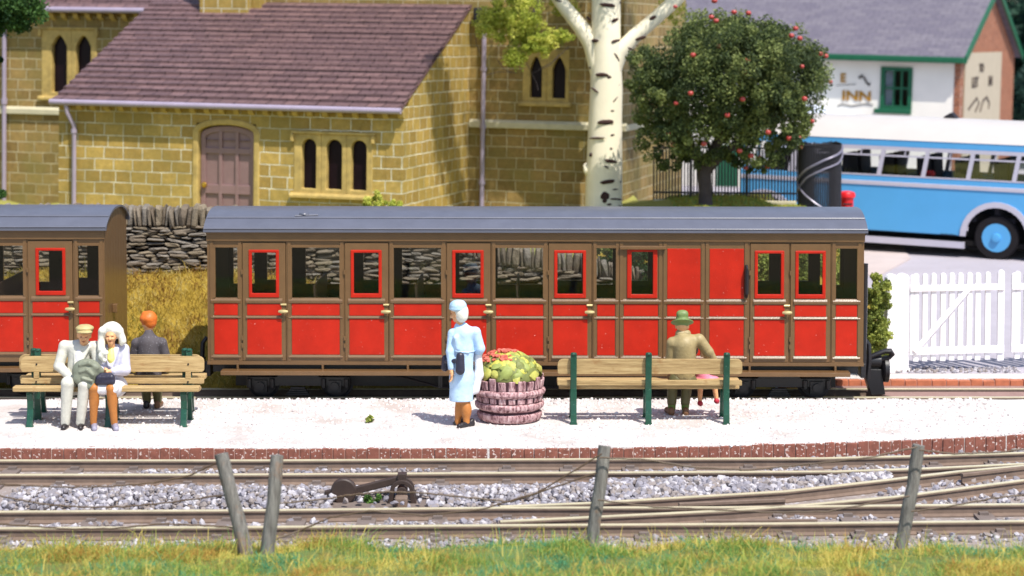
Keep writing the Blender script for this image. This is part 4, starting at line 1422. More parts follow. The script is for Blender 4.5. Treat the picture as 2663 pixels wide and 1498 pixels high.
p_ = at_y(2202, 497, 39.6)
pb = thing('pillar_box', (p_.x, p_.y, .26), 'red pillar box with a domed cap beside the blue bus', 'pillar box')
hP = p_.z - .26
M['post_red'] = paint('post_box_red', (214, 30, 36), .35, .08, 5, .1, 40)
b = MB(); b.lathe([(.17, 0), (.17, .12), (.135, .14), (.135, hP - .16), (.14, hP - .14)], 24); b.build('body', M['post_red'], pb, smooth=True)
b = MB(); b.lathe([(.14, hP - .14), (.17, hP - .12), (.175, hP - .06), (.15, hP - .02), (.08, hP), (.001, hP + .01)], 24); b.build('cap', M['post_red'], pb, smooth=True)
b = MB(); b.box(-.09, .09, -.145, -.12, hP - .26, hP - .235); b.build('slot', M['black'], pb)
# ================================================================== carriages
M['coach_brown'] = paint('chocolate_coach_paint', (108, 80, 50), .3, .12, 5, .3, 50, spec=.6)
M['coach_red'] = paint('scarlet_panel_paint', (178, 36, 18), .42, .18, 3, .35, 55, spec=.22, speck=((240, 190, 180), 42, .74))
M['coach_roof'] = paint('slate_blue_roof_paint', (92, 94, 106), .37, .1, 4, .25, 60, speck=((150, 152, 165), 60, .74))
M['pane_clear'] = glass('carriage_glass', (.95, .96, .96), .06)
M['seat_wood'] = paint('brown_bench_seat', (74, 54, 40), .6, .2, 6, .3, 40)
o_ = at_y(1393, 775, 27.35)
CO = Frame((o_.x, o_.y, 0), R(-1.0))
CW = 1.62
zc = lambda v: CO.Z(1393, v)
Ztop, Zcor, Zwt, Zwb, Zwaist0, Zb1, Zmo, Zl1, Zl0, Zbot = [zc(v) for v in (604, 627, 644, 776, 790, 792, 826, 834, 924, 950)]


def carriage(fr, x0, x1, bays, label, right_end, left_end):
    root = thing('railway_carriage', fr.M, label, 'carriage', 'red and brown carriages')
    body, far = MB(), MB()
    holes, fholes = [], []
    for b in bays:
        k, a, c = b['k'], b['x0'], b['x1']
        if k == 'door': holes.append((a, c, Zbot + .05, Zcor - .02)); fholes.append((b['w0'] + .03, b['w1'] - .03, Zwb + .06, Zwt - .06))
        elif k in ('win', 'fix'): 
            h = (b['w0'], b['w1'], Zwb + (.06 if k == 'fix' else 0), Zwt - (.05 if k == 'fix' else 0)); holes.append(h); fholes.append(h)
    body.wall(x0, x1, Zbot, Ztop, holes, 0, .045)
    body.wall(x0, x1, Zbot, Ztop, fholes, CW - .045, CW)
    # ends, planked
    for xe, s in ((x0, 1), (x1, -1)):
        ys = np.linspace(.045, CW - .045, 9)
        for ya, yb in zip(ys[:-1], ys[1:]):
            body.prism([(ya + .004, Zbot), (yb - .004, Zbot), (yb - .004, roof_prof(yb) - .03), (ya + .004, roof_prof(ya) - .03)], 'x', xe, xe + s * .045)
        body.box(xe + s * .008, xe + s * .04, .045, CW - .045, Zbot, Ztop)
    # proud mouldings
    p = body
    p.box(x0 - .006, x1 + .006, -.03, 0, Zcor, Ztop - .03); p.box(x0 - .008, x1 + .008, -.042, 0, Ztop - .03, Ztop)
    p.box(x0 - .006, x1 + .006, -.014, 0, Zbot, Zbot + .05)
    for b in bays:
        a, c = b['x0'], b['x1']
        if b['k'] == 'door': continue
        for z in ((Zwaist0, Zwb - .006), (Zmo - .02, Zmo + .02), (Zl0 - .05, Zl0 + .0)):
            p.prism([(0, z[0]), (-.018, z[0] + .004), (-.022, (z[0] + z[1]) / 2 - .004), (-.02, z[1] - .026), (0, z[1])], 'x', a + .012, c - .012)
        for xx in (a, c - .045): p.box(xx, xx + .045, -.012, 0, Zbot + .052, Zcor - .006)
        if b['k'] == 'win':
            for z in ((Zwt - .004, Zwt + .03),): p.box(b['w0'] - .03, b['w1'] + .03, -.014, 0, *z)
            for xx in (b['w0'] - .03, b['w1']): p.box(xx, xx + .03, -.0135, 0, Zwb, Zwt - .005)
    body.build('body', M['coach_brown'], root, bevel=.006)

    def panel(parent, a, c, z0, z1, y=-.006):
        MB().box(a, c, y, .002 + y * 0, z0, z1).build('panel', M['coach_red'], parent, bevel=.006)
    for b in bays:
        a, c, k = b['x0'], b['x1'], b['k']
        pa, pc = a + .055, c - .055
        if k == 'door':
            dm = MB(); zt_ = Zcor - .028
            dm.wall(a + .007, c - .007, Zbot + .057, zt_, [(b['w0'] + .03, b['w1'] - .03, Zwb + .06, Zwt - .06)], -.012, .03)
            for z in ((Zwaist0, Zwb - .006), (Zmo - .02, Zmo + .02), (Zl0 - .05, Zl0)): dm.prism([(-.012, z[0]), (-.03, z[0] + .004), (-.034, (z[0] + z[1]) / 2 - .004), (-.032, z[1] - .026), (-.012, z[1])], 'x', a + .05, c - .05)
            for zz in (Zl0 + .1, Zmo + .35 if False else Zmo - .32, Zwb + .33): dm.box(a - .012, a + .014, -.034, -.01, zz, zz + .06)
            d = dm.build('door', M['coach_brown'], root, bevel=.005)
            for z in ((Zmo + .022, Zwaist0 - .008), (Zl0 + .002, Zmo - .022)): panel(d, a + .065, c - .065, *z, y=-.018)
            f = MB(); f.wall(b['w0'], b['w1'], Zwb + .005, Zwt - .035, [(b['w0'] + .045, b['w1'] - .045, Zwb + .065, Zwt - .075)], -.026, .01)
            f.build('window_frame', M['coach_red'], d, bevel=.01)
            MB().box(b['w0'] + .03, b['w1'] - .03, .012, .016, Zwb + .06, Zwt - .06).build('pane', M['pane_clear'], d)
            if b.get('h', 1):
                hx_ = c - .035; h = MB(); zz = Zmo + .085
                h.tube([(hx_, -.012, zz), (hx_, -.06, zz)], .02, 8)
                h.tube([(hx_ - .065, -.065, zz), (hx_ - .03, -.07, zz), (hx_ + .03, -.07, zz), (hx_ + .065, -.065, zz)], [.016, .026, .026, .016], 8)
                h.tube([(hx_ - .04, -.02, zz + .09), (hx_ + .04, -.02, zz + .09)], .016, 6)
                h.build('handle', M['handle_brass'], d, smooth=True)
        else:
            for z in ((Zmo + .022, Zwaist0 - .004), (Zl0 + .002, Zmo - .022)): panel(root, pa, pc, *z)
            if k == 'red': panel(root, pa, pc, Zwb + .0, Zwt - .01)
            else:
                MB().box(b['w0'] - .001, b['w1'] + .001, .02, .024, Zwb - .001, Zwt + .001).build('pane', M['pane_clear'], root)
            if k == 'fix':
                f = MB(); f.wall(b['w0'] - .05, b['w1'] + .05, Zwb + .005, Zwt - .0, [(b['w0'] + .012, b['w1'] - .012, Zwb + .06, Zwt - .055)], -.02, .01)
                f.build('window_frame', M['coach_red'], root, bevel=.01)
        if k in ('win', 'door', 'fix'):
            w0, w1 = (b['w0'] + .03, b['w1'] - .03)
            MB().box(w0 - .02, w1 + .02, CW - .03, CW - .026, Zwb, Zwt).build('pane', M['pane_clear'], root)
    # near-black lining paints in the unlit interior; floor and seats
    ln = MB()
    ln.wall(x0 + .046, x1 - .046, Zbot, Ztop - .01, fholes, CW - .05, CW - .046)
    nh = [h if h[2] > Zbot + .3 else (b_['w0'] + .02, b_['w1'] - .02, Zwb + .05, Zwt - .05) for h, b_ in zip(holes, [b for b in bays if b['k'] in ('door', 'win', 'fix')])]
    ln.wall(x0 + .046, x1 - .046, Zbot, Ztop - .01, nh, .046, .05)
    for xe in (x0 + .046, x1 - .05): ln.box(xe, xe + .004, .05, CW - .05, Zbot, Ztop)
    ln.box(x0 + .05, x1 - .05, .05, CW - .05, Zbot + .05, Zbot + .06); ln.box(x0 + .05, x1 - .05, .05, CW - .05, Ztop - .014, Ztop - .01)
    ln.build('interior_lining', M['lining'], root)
    for b in bays:
        if b['k'] == 'win' and b['x1'] - b['x0'] > .5:
            m = (b['w0'] + b['w1']) / 2
            s = MB()
            for sd in (-1, 1): s.box(min(m + sd * .04, m + sd * .34), max(m + sd * .04, m + sd * .34), .06, CW - .06, Zbot + .33, Zbot + .4); s.box(min(m + sd * .1, m + sd * .16), max(m + sd * .1, m + sd * .16), .1, .2, Zbot + .07, Zbot + .33)
            s.bar((m - .0, CW / 2, Zbot + .36), (m - .03, CW / 2, Zwb + .17), .03, CW - .12, up=(0, 1, 0))
            s.build('seat', M['seat_wood'], root, bevel=.01)
        if b['k'] == 'win' and b['x1'] - b['x0'] > .5 and b.get('part'):
            MB().box(b['x1'] - .05, b['x1'] - .02, .05, CW - .05, Zbot + .06, Ztop - .02).build('partition', M['lining'], root)
    # roof
    rf = MB(); n = 22; ys = [-.07 + (CW + .14) * i / n for i in range(n + 1)]
    prof = [(y, roof_prof(y)) for y in ys]
    prof = [(-.085, Ztop + .0), (-.085, Ztop + .035)] + prof[1:-1] + [(CW + .085, Ztop + .035), (CW + .085, Ztop + .0)]
    prof_in = [(y, z - .03) for y, z in prof[2:-2]][::-1]
    rf.prism(prof + [(CW + .02, Ztop - .0)] + prof_in + [(-.02, Ztop - .0)], 'x', x0 - .04, x1 + .04)
    for yy in (.17, CW - .17): rf.tube([(x, yy, roof_prof(yy) + .004) for x in np.linspace(x0 - .03, x1 + .03, 12)], .014, 5)
    rf.tube([(x, -.082, Ztop + .05) for x in np.linspace(x0 - .035, x1 + .035, 4)], .012, 5)
    rf.build('roof', M['coach_roof'], root, smooth=True, angle=40)
    # underframe, footboard, bogies
    u = MB()
    u.box(x0 + .05, x1 - .05, .12, .18, Zbot - .12, Zbot); u.box(x0 + .05, x1 - .05, CW - .18, CW - .12, Zbot - .12, Zbot)
    for xx in np.linspace(x0 + .05, x1 - .11, 9): u.box(xx, xx + .06, .18, CW - .18, Zbot - .1, Zbot - .005)
    L = x1 - x0
    xa, xb = x0 + L * .30, x0 + L * .70
    for yy in (.16, CW - .16):
        u.tube([(x0 + L * .22, yy, Zbot - .12), (xa, yy, Zbot - .2), (xa + .5, yy, Zbot - .34), (xb - .5, yy, Zbot - .34), (xb, yy, Zbot - .2), (x0 + L * .78, yy, Zbot - .12)], .02, 6)
        for xx in (xa + .5, xb - .5): u.box(xx - .03, xx + .03, yy - .03, yy + .03, Zbot - .34, Zbot - .1)
    u.box(xa + .9, xa + 1.6, .3, .7, Zbot - .42, Zbot - .12)
    u.box(x0 + .3, x1 - .3, .55, 1.05, .06, Zbot - .11)  # added black block standing in for shade under the carriage
    u.build('underframe', M['black'], root)
    fb = MB()
    fb.box(x0 + .2, x1 - .2, -.17, .06, zc(973) , zc(962))
    for xx in np.linspace(x0 + .4, x1 - .4, 8): fb.box(xx, xx + .03, -.02, .12, zc(972), Zbot - .002)
    fb.build('footboard', M['coach_brown'], root, bevel=.006)
    for cx in (x0 + L * .135 + .0, x1 - L * .125):
        bg = MB(); wb_ = .52; bg.box(cx - .25, cx + .25, .24, CW - .24, .16, .32)
        for yy in (.2, CW - .26):
            bg.box(cx - .72, cx + .72, yy, yy + .06, .12, .24)
            bg.prism([(cx - .3, .24), (cx + .3, .24), (cx + .2, .34), (cx - .2, .34)], 'y', yy + .005, yy + .055)
            for s in (-1, 1):
                bg.box(cx + s * wb_ - .09, cx + s * wb_ + .09, yy - .035, yy + .07, .03, .2); bg.lathe([(.06, 0), (.06, .03), (.03, .045)], 12, (cx + s * wb_, yy - .075, .12), axis='y')
                for q in (-.16, .16): bg.tube([(cx + s * wb_ + q, yy - .02, .1 + .005 * k) for k in range(0, 30, 6)], .035, 8)
            for k in range(4): bg.box(cx - .16 + k * .02, cx + .16 - k * .02, yy - .03, yy + .03, -.01 + k * .03, .014 + k * .03)
        b_ = bg.build('bogie', M['black'], root)
        for s in (-1, 1):
            for yy in (CW / 2 - .36, CW / 2 + .30):
                w = MB(); w.lathe([(.02, .0), (.19, .0), (.2, .012), (.2, .05), (.235, .055), (.235, .07), (.02, .07)], 24, (cx + s * wb_, yy, .125), axis='y')
                w.build('wheel', M['black_iron'], b_, smooth=True)
            ax = MB(); ax.tube([(cx + s * wb_, .22, .12), (cx + s * wb_, CW - .22, .12)], .03, 8); ax.build('axle', M['black_iron'], b_)
    # ends
    for xe, s, on in ((x1, 1, right_end), (x0, -1, left_end)):
        bb = MB(); yc = CW / 2
        bb.box(min(xe, xe + s * .07), max(xe, xe + s * .07), .2, CW - .2, Zbot - .2, Zbot - .0)
        q = lambda d: xe + s * d
        if on:
            bb.box(min(q(.05), q(.34)), max(q(.05), q(.34)), yc - .13, yc + .13, .2, .40)
            bb.tube([(q(-.02), yc - .12, .42), (q(.36), yc - .12, .41)], .095, 14)
            bb.prism([(q(.1), .3), (q(.36), .3), (q(.42), -.06), (q(.22), -.07)][::s], 'y', yc - .17, yc + .1)
            bb.lathe([(.02, .0), (.12, .0), (.16, .02), (.19, .05), (.19, .11), (.02, .12)] if s > 0 else [(.02, .0), (.12, 0), (.16, -.02), (.19, -.05), (.19, -.11), (.02, -.12)], 20, (q(.36), yc - .06, .29), axis='x')
            bb.tube([(q(.1), yc - .2, .44), (q(.26), yc - .2, .51), (q(.4), yc - .2, .565), (q(.48), yc - .2, .565), (q(.51), yc - .18, .52), (q(.47), yc - .17, .47), (q(.34), yc - .15, .43)], [.03, .036, .036, .042, .04, .032, .03], 8)
        else:
            bb.box(min(q(.07), q(.2)), max(q(.07), q(.2)), yc - .08, yc + .08, .2, .36); bb.box(min(q(.2), q(.24)), max(q(.2), q(.24)), yc - .18, yc + .18, .17, .4)
        bb.build('coupling', M['black'], root, smooth=True, bevel=.008)
        vp = MB()
        if on: vp.tube([(q(.05), .3, .35), (q(.05), .3, Zwb - .3), (q(.055), .3, zc(690))], [.04, .05, .05], 8); vp.tube([(q(.02), .3, .45), (q(.05), .3, .5)], .03, 6)
        vp.tube([(q(.04), yc - .3, .62), (q(.06), yc - .32, .72), (q(.1), yc - .34, .75), (q(.15), yc - .35, .68), (q(.16), yc - .35, .45), (q(.14), yc - .34, .2)], .032, 8)
        vp.build('brake_pipe', M['black'], root, smooth=True)
        lp = MB(); lp.box(min(q(0), q(.07)), max(q(0), q(.07)), .5, .62, Zl1 - .0, Zl1 + .12); lp.build('lamp_iron', M['coach_brown'], root, bevel=.01)
    return root


CROWN = zc(542) + .04
def roof_prof(y):
    t = abs((y - CW / 2) / (CW / 2 + .09))
    return Ztop + .035 + (.245) * (1 - t ** 2.5)


X = lambda u: CO.X(u, 700)
def B(k, a, c, w0=None, w1=None, **kw):
    d = dict(k=k, x0=X(a), x1=X(c), **kw)
    if w0: d['w0'], d['w1'] = X(w0), X(w1)
    return d


bays = [B('win', 546, 628, 560, 618), B('door', 630, 744, 647, 726), B('win', 748, 893, 759, 883), B('door', 896, 1011, 912, 993), B('win', 1014, 1158, 1024, 1147),
        B('door', 1161, 1277, 1176, 1258), B('win', 1280, 1423, 1287, 1412, part=1), B('door', 1426, 1540, 1441, 1524), B('win', 1543, 1610, 1549, 1603), B('fix', 1612, 1722, 1640, 1700),
        B('red', 1725, 1832), B('red', 1835, 1945), B('door', 1950, 2053, 1962, 2039), B('door', 2055, 2161, 2068, 2147, h=0), B('win', 2164, 2240, 2174, 2229)]
c2 = carriage(CO, X(539), X(2247), bays, 'whole red and brown carriage standing in the middle of the scene', True, False)
k_ = MB(); hx = X(1941); k_.tube([(hx, -.015, zc(690)), (hx, -.06, zc(696)), (hx, -.06, zc(764)), (hx, -.015, zc(770))], .022, 8); k_.tube([(hx, -.06, zc(700)), (hx, -.06, zc(762))], .032, 8)
k_.build('grab_rail', M['black'], c2, smooth=True)
k_ = MB(); k_.box(X(1611), X(1731), -.06, -.012, zc(648), zc(639)); k_.build('door_runner', M['coach_brown'], c2, bevel=.008)
rv = MB(); rx = X(785); rv.lathe([(.05, 0), (.07, .01), (.06, .03), (.02, .045)], 12, (rx, .28, roof_prof(.28) - .005)); rv.tube([(rx - .12, .22, roof_prof(.22) + .006), (rx + .2, .25, roof_prof(.25) + .006)], .012, 5); rv.build('roof_vent', M['coach_roof'], c2, smooth=True)

o_ = at_y(270, 775, 27.66)
CL = Frame((o_.x, o_.y, 0), R(.2))
X = lambda u: CL.X(u, 700)
lb = [B('win', 194, 268, 203, 257), B('door', 72, 190, 93, 171), B('win', -75, 69, -66, 60), B('door', -194, -78, -178, -98), B('win', -340, -197, -330, -207), B('door', -458, -343, -441, -362), B('win', -602, -461, -592, -471), B('door', -720, -605, -704, -625), B('win', -800, -723, -790, -733)][::-1]
c1 = carriage(CL, X(-806), X(272), lb, 'red and brown carriage cut off by the left edge, its planked end showing', False, False)

# ================================================================== benches
t = NT('weathered_bench_plank'); tc = t.n('ShaderNodeTexCoord').outputs['Object']
mp = t.n('ShaderNodeMapping'); mp.inputs['Scale'].default_value = (3, 40, 40); t.l(tc, mp.inputs[0])
nz = t.noise(mp.outputs[0], 1, 6, .7)
col = t.ramp(nz, [(.3, lin(140, 112, 72)), (.55, lin(182, 154, 106)), (.75, lin(200, 176, 128))])
n2 = t.noise(tc, 5, 3); col = t.mix(t.ramp(n2, [(.6, (0, 0, 0)), (.72, (.6, .6, .6))]), col, lin(150, 106, 62))
t.bsdf(col, .6, .35, 0, nz, .5, .01); M['bench_wood'] = t.m
BENCH_GROUP = 'slatted benches on the platform'


def make_bench():
    root = thing('park_bench', (0, 0, 0), 'plank bench with green iron legs', 'bench', BENCH_GROUP)
    for x in (-.985, 0.02, .985):
        w = .04
        f = MB()
        def strip(path, r0):
            for (p, q) in zip(path[:-1], path[1:]):
                d = Vector((0, q[0] - p[0], q[1] - p[1])); nrm = Vector((0, -d.z, d.y)).normalized() * r0
                a, b = Vector((x, *p)), Vector((x, *q)); ex = d.normalized() * r0 * .5
                vs = [v + Vector((s * w, 0, 0)) for s in (-1, 1) for v in (a - nrm - ex, a + nrm - ex, b + nrm + ex, b - nrm + ex)]
                f.add(vs, [(0, 1, 2, 3), (7, 6, 5, 4), (0, 4, 5, 1), (1, 5, 6, 2), (2, 6, 7, 3), (3, 7, 4, 0)])
        strip([(.245, 0.0), (.235, .12), (.20, .3), (.195, .45)], .03)
        strip([(.195, .44), (.225, .6), (.262, .91)], .026)
        strip([(-.24, 0), (-.2, .08), (-.165, .22), (-.17, .34), (-.21, .425)], .03)
        strip([(-.22, .43), (.2, .46)], .022)
        f.box(x - .05, x + .05, .21, .3, 0, .018); f.box(x - .05, x + .05, -.27, -.2, 0, .018)
        f.lathe([(.0, 0), (.04, .004), (.045, .02), (.03, .035), (0.001, .04)], 10, (x, .262, .9))
        f.build('leg_frame', M['bench_green'], root, bevel=.008)
    Lh = 1.19
    def plank(name, y, z0, z1, th, r=.03, tilt=0):
        P = []
        for cx, cz, a0 in ((Lh - r, z1 - r, 0), (-Lh + r, z1 - r, 90), (-Lh + r * .5, z0 + r * .5, 180), (Lh - r * .5, z0 + r * .5, 270)):
            rr = r if a0 < 180 else r * .5
            for k in range(5):
                t = R(a0 + 90 * k / 4); P.append((cx + rr * math.cos(t), cz + rr * math.sin(t)))
        m = MB(); m.prism(P, 'y', y, y + th)
        for v in m.v: v.y += (v.z - z0) * tilt
        return m.build(name, M['bench_wood'], root, bevel=.004)
    plank('back_slat', .168, .645, .845, .035, .07, .11)
    plank('back_slat', .15, .495, .565, .035, .02, .08)
    bx = MB(); bx.box(-1.19, 1.19, -.27, -.12, .46, .525); bx.build('seat_slat', M['bench_wood'], root, bevel=.012)
    bx = MB(); bx.box(-1.17, 1.17, -.08, .08, .43, .475); bx.build('seat_slat', M['bench_wood'], root, bevel=.012)
    for x in (-.985, .02, .985):
        bx = MB(); bx.box(x - .034, x + .034, .15, .185, .56, .642); bx.build('spacer', M['bench_wood'], root, bevel=.004)
        bo = MB()
        for z, y in ((.745, .176), (.52, .145)): bo.lathe([(.012, 0), (.012, .008), (.001, .011)], 8, (x, y - .008, z), axis='y')
        bo.build('bolt', M['black'], root)
    return root


b1 = make_bench()
b1.location = (at_y(285, 1020, 25.45).x, 25.47, 0.0)
b1['label'] = 'plank bench facing the viewer under the seated couple'
b2 = copy_tree(b1); b2.location = (at_y(297, 1000, 26.05).x, 26.02, 0); b2.rotation_euler = (0, 0, R(180))
b2['label'] = 'plank bench turned to the train, behind the bench with the couple'
b3 = copy_tree(b1); b3.location = (at_y(1688, 1000, 25.6).x, 25.66, 0); b3.rotation_euler = (0, 0, R(180))
b3['label'] = 'plank bench seen from behind under the man in the green hat'

# ================================================================== barrel planter
M['cask'] = NT('weathered_mauve_staves')
t = M['cask']; tc = t.n('ShaderNodeTexCoord').outputs['Object']
mp = t.n('ShaderNodeMapping'); mp.inputs['Scale'].default_value = (26, 26, 5); t.l(tc, mp.inputs[0])
nz = t.noise(mp.outputs[0], 1, 6, .7)
col = t.ramp(nz, [(.38, lin(88, 48, 52)), (.5, lin(178, 138, 140)), (.68, lin(222, 194, 192))])
t.bsdf(col, .75, .3, 0, nz, .8, .02); M['cask'] = t.m
M['cask_dark'] = paint('dark_plum_staves', (66, 36, 44), .8, .35, 14, .7, 40)
M['flower_leaf'] = [paint('flower_leaf_' + n, c, .6, .2, 12, .5, 40) for n, c in (('yellow_green', (176, 174, 84)), ('lime', (144, 154, 80)), ('moss', (114, 120, 62)), ('bright_yellow', (190, 184, 80)))]
M['petal_red'] = paint('coral_red_petals', (196, 98, 80), .6, .3, 16, .6, 50)
pB = at_y(1325, 1085, 25.72)
br = thing('barrel_planter', (pB.x, 25.72, 0), 'weathered mauve half barrel overflowing with yellow green leaves and red flowers', 'planter')
cb = MB(); cb.lathe([(.36, 0), (.37, .02), (.40, .2), (.425, .36), (.43, .40), (.43, .56), (.38, .56), (.36, .5), (.001, .5)], 40, cap=False); cb.build('cask', M['cask_dark'], br, smooth=True)
sv, sv2 = MB(), MB()
for k in range(21):
    a = 2 * math.pi * k / 21; zt_ = .575 + rng.uniform(-.02, .035); w = .05 + rng.uniform(-.008, .004)
    for (za, zb_, ra, rb_) in ((.44, zt_, .425, .445), (.27, .345, .413, .425)):
        c_, s_ = math.cos(a), math.sin(a)
        vs = []
        for z, r in ((za, ra), (zb_, rb_)):
            for dw in (-w, w):
                for dr_ in (.0, .032): vs.append((c_ * (r + dr_ - .02) - s_ * dw, s_ * (r + dr_ - .02) + c_ * dw, z))
        (sv if za > .4 else sv2).add(vs, [(0, 1, 3, 2), (4, 6, 7, 5), (0, 4, 5, 1), (2, 3, 7, 6), (0, 2, 6, 4), (1, 5, 7, 3)])
sv.build('stave_row', M['cask'], br, bevel=.012); sv2.build('stave_row', M['cask'], br, bevel=.012)
for z0, z1, r0, r1 in ((.345, .44, .428, .437), (.165, .265, .405, .42), (.015, .135, .372, .395)):
    h = MB(); zm = (z0 + z1) / 2
    h.lathe([(r0, z0), (r0 + .03, z0 + .02), ((r0 + r1) / 2 + .04, zm), (r1 + .03, z1 - .02), (r1, z1)], 40, cap=False)
    for v in h.v: v.x *= 1 + rng.uniform(-.006, .006); v.y *= 1 + rng.uniform(-.006, .006); v.z += rng.uniform(-.004, .004)
    h.build('hoop', M['cask'], br, smooth=True)
fl = MB(); fl.blob((0, 0, .58), (.40, .40, .3), .06, 2); fl.build('soil_mound', M['flower_leaf'][2], br, smooth=True)
Mats = M['flower_leaf']
lf = MB(); g = np.random.default_rng(5)
for k in range(170):
    a = g.uniform(0, 2 * math.pi); ph = g.uniform(0, 1) ** .7 * 1.35
    r = .42 * math.sin(ph); z = .56 + .33 * math.cos(ph)
    s = g.uniform(.04, .085)
    rot = Matrix.Rotation(a, 3, 'Z') @ Matrix.Rotation(ph + g.uniform(-.3, .5), 3, 'Y') @ Matrix.Rotation(g.uniform(0, 3), 3, 'Z')
    mi_ = int(g.choice([0, 1, 3, 2], p=[.36, .3, .2, .14])) if ph < 1.15 else int(g.choice([1, 2, 0]))
    s *= .95
    lf.blob((math.cos(a) * r, math.sin(a) * r, z - .02), (s * g.uniform(.8, 1.3), s * g.uniform(.7, 1.1), s * .42), .22, 1, mi_, rot)
lf.build('leaves', Mats, br, smooth=True, angle=45)
pt = MB()
for k in range(80):
    a = g.uniform(0, 2 * math.pi); ph = g.uniform(0, 1) ** .6 * .85
    r = .42 * math.sin(ph); z = .60 + .33 * math.cos(ph)
    pt.blob((math.cos(a) * r - .05, math.sin(a) * r + .03, z - .02 - .03 * (math.cos(a) * r > .15)), tuple(g.uniform(.025, .05, 3) * (1, 1, .6)), .25, 0)
pt.build('blossom', M['petal_red'], br)

# ================================================================== white gates
M['gate_white'] = paint('white_gate_paint', (244, 240, 242), .55, .03, 3, .15, 40)
o_ = at_z(2364, 966, 0)
GA = Frame((o_.x, o_.y + .02, 0), R(9))
gX = lambda u, v=830: GA.X(u, v); gZ = lambda v, u=2400: GA.Z(u, v)
gpost = None


def gate_post(name, xa, xb, ztop, label, z0=-.05):
    t_ = thing(name, GA.M @ Matrix.Translation(((xa + xb) / 2, .06, z0)), label, 'post', 'white gate posts')
    w = (xb - xa) / 2; h = ztop - z0
    m = MB(); P = [(-w, 0), (w, 0), (w, h - w * .8)] + [(w * math.cos(a), h - w * .8 + w * .8 * math.sin(a)) for a in np.linspace(.3, math.pi - .3, 6)] + [(-w, h - w * .8)]
    m.prism(P, 'y', -w * .8, w * .8); m.build('shaft', M['gate_white'], t_, bevel=.012)
    b_ = MB(); b_.box(-w - .015, w + .015, -w - .0, w, 0, .1); b_.build('foot', M['gate_white'], t_, bevel=.01)
    return t_


gate_post('gate_post', gX(2306), gX(2336), gZ(712), 'thick white post at the end of the hedge, beside the gate post')
gate_post('gate_post', gX(2335.5), gX(2364), gZ(711), 'thick white hanging post touching the left end of the picket gate')


def gate(u0, u1, npick, label, diag=True):
    x0, x1 = gX(u0), gX(u1)
    g_ = thing('picket_gate', GA.M @ Matrix.Translation((x0, 0, 0)), label, 'gate', 'white picket gates')
    L = x1 - x0
    zt, zr1, zr0, zb1, zb0, zp = [gZ(v, 2380) for v in (711, 742, 758, 903, 922, 940)]
    st_w = .09
    def pick(x, w, top, bot, nm):
        m = MB(); h = w / 2
        m.prism([(x - h, bot), (x + h, bot), (x + h, top - h)] + [(x + h * math.cos(a), top - h + h * math.sin(a)) for a in np.linspace(.25, math.pi - .25, 6)] + [(x - h, top - h)], 'y', -.012, .022)
        m.build(nm, M['gate_white'], g_, bevel=.004)
    pick(st_w / 2, st_w * .8, zt - .02, zb0 - .0, 'stile')
    pitch = .1405; x = .10
    for k in range(npick):
        pick(x + rng.normal(0, .004), .082 + rng.normal(0, .002), zt + rng.normal(0, .006), zp + rng.normal(0, .006), 'picket'); x += pitch
        if x > L - .08: break
    pick(L - .045, .1, zt + .03, zp - .02, 'stile')
    for a, b in ((zr0, zr1), (zb0, zb1)):
        m = MB(); m.box(-.002, L - .002, -.04, -.013, a, b); m.build('rail', M['gate_white'], g_, bevel=.005)
    if diag:
        m = MB(); m.bar((.06, -.055, zb1 - .06), (L * .62, -.055, zr0 + .05), .028, .075); m.build('brace', M['gate_white'], g_, bevel=.005)
    return g_


gate(2365, 2610, 9, 'white picket gate with a diagonal brace, beside the thick posts')
gate(2629, 2900, 9, 'white picket gate cut off by the right edge', False)

# ================================================================== point lever
p_ = at_z(1046, 1310, -.23)
LV = thing('point_lever', (p_.x, p_.y, -.235), 'dark rusty point lever with a round weight lying in the ballast', 'lever')
M['lever'] = paint('dark_lever_iron', (58, 44, 38), .55, .25, 10, .5, 60)
lx = lambda u, v: (lambda q: (q.x - p_.x, 0, q.z + .235))(at_y(u, v, p_.y))
w = MB(); c_ = lx(894, 1277); w.lathe([(.001, -.05), (.13, -.05), (.145, -.035), (.145, .035), (.13, .05), (.001, .05)], 28, c_, axis='y'); w.build('weight', M['lever'], LV, smooth=True)
w = MB(); a, b = lx(845, 1283), lx(1047, 1240); w.bar((c_[0] + .1, .0, c_[2] + .0), (b[0], 0, b[2] - .02), .06, .085, up=(0, 0, 1)); w.bar((a[0], 0, a[2]), (c_[0] - .1, 0, c_[2]), .06, .06); w.build('arm', M['lever'], LV, bevel=.012)
w = MB(); cb_ = lx(1046, 1276)
th = [math.pi * k / 14 for k in range(15)]
for (r0, r1, y0, y1) in ((.09, .135, -.09, -.03), (.09, .135, .05, .1)):
    P = [(cb_[0] - .17, .0), (cb_[0] - r1, cb_[2])] + [(cb_[0] - r1 * math.cos(q), cb_[2] + r1 * math.sin(q)) for q in th] + [(cb_[0] + .17, .0), (cb_[0] + .1, .0), (cb_[0] + r0, cb_[2])] + [(cb_[0] + r0 * math.cos(q), cb_[2] + r0 * math.sin(q)) for q in th] + [(cb_[0] - r0, cb_[2]), (cb_[0] - .1, 0)]
    w.prism(P, 'y', y0, y1)
w.tube([(cb_[0], -.1, cb_[2]), (cb_[0], .1, cb_[2])], .06, 14); w.box(cb_[0] - .05, cb_[0] + .05, -.06, .06, cb_[2] + .12, cb_[2] + .2)
w.build('bracket', M['lever'], LV, bevel=.006)
w = MB(); w.box(cb_[0] - .07, cb_[0] + .07, -.26, -.1, .0, .13); w.build('box_end', M['rail_web'], LV, bevel=.015)
w = MB(); w.box(cb_[0] - .8, cb_[0] + .75, -.3, .12, -.02, .028); w.build('timber', M['sleeper'], LV, bevel=.01)

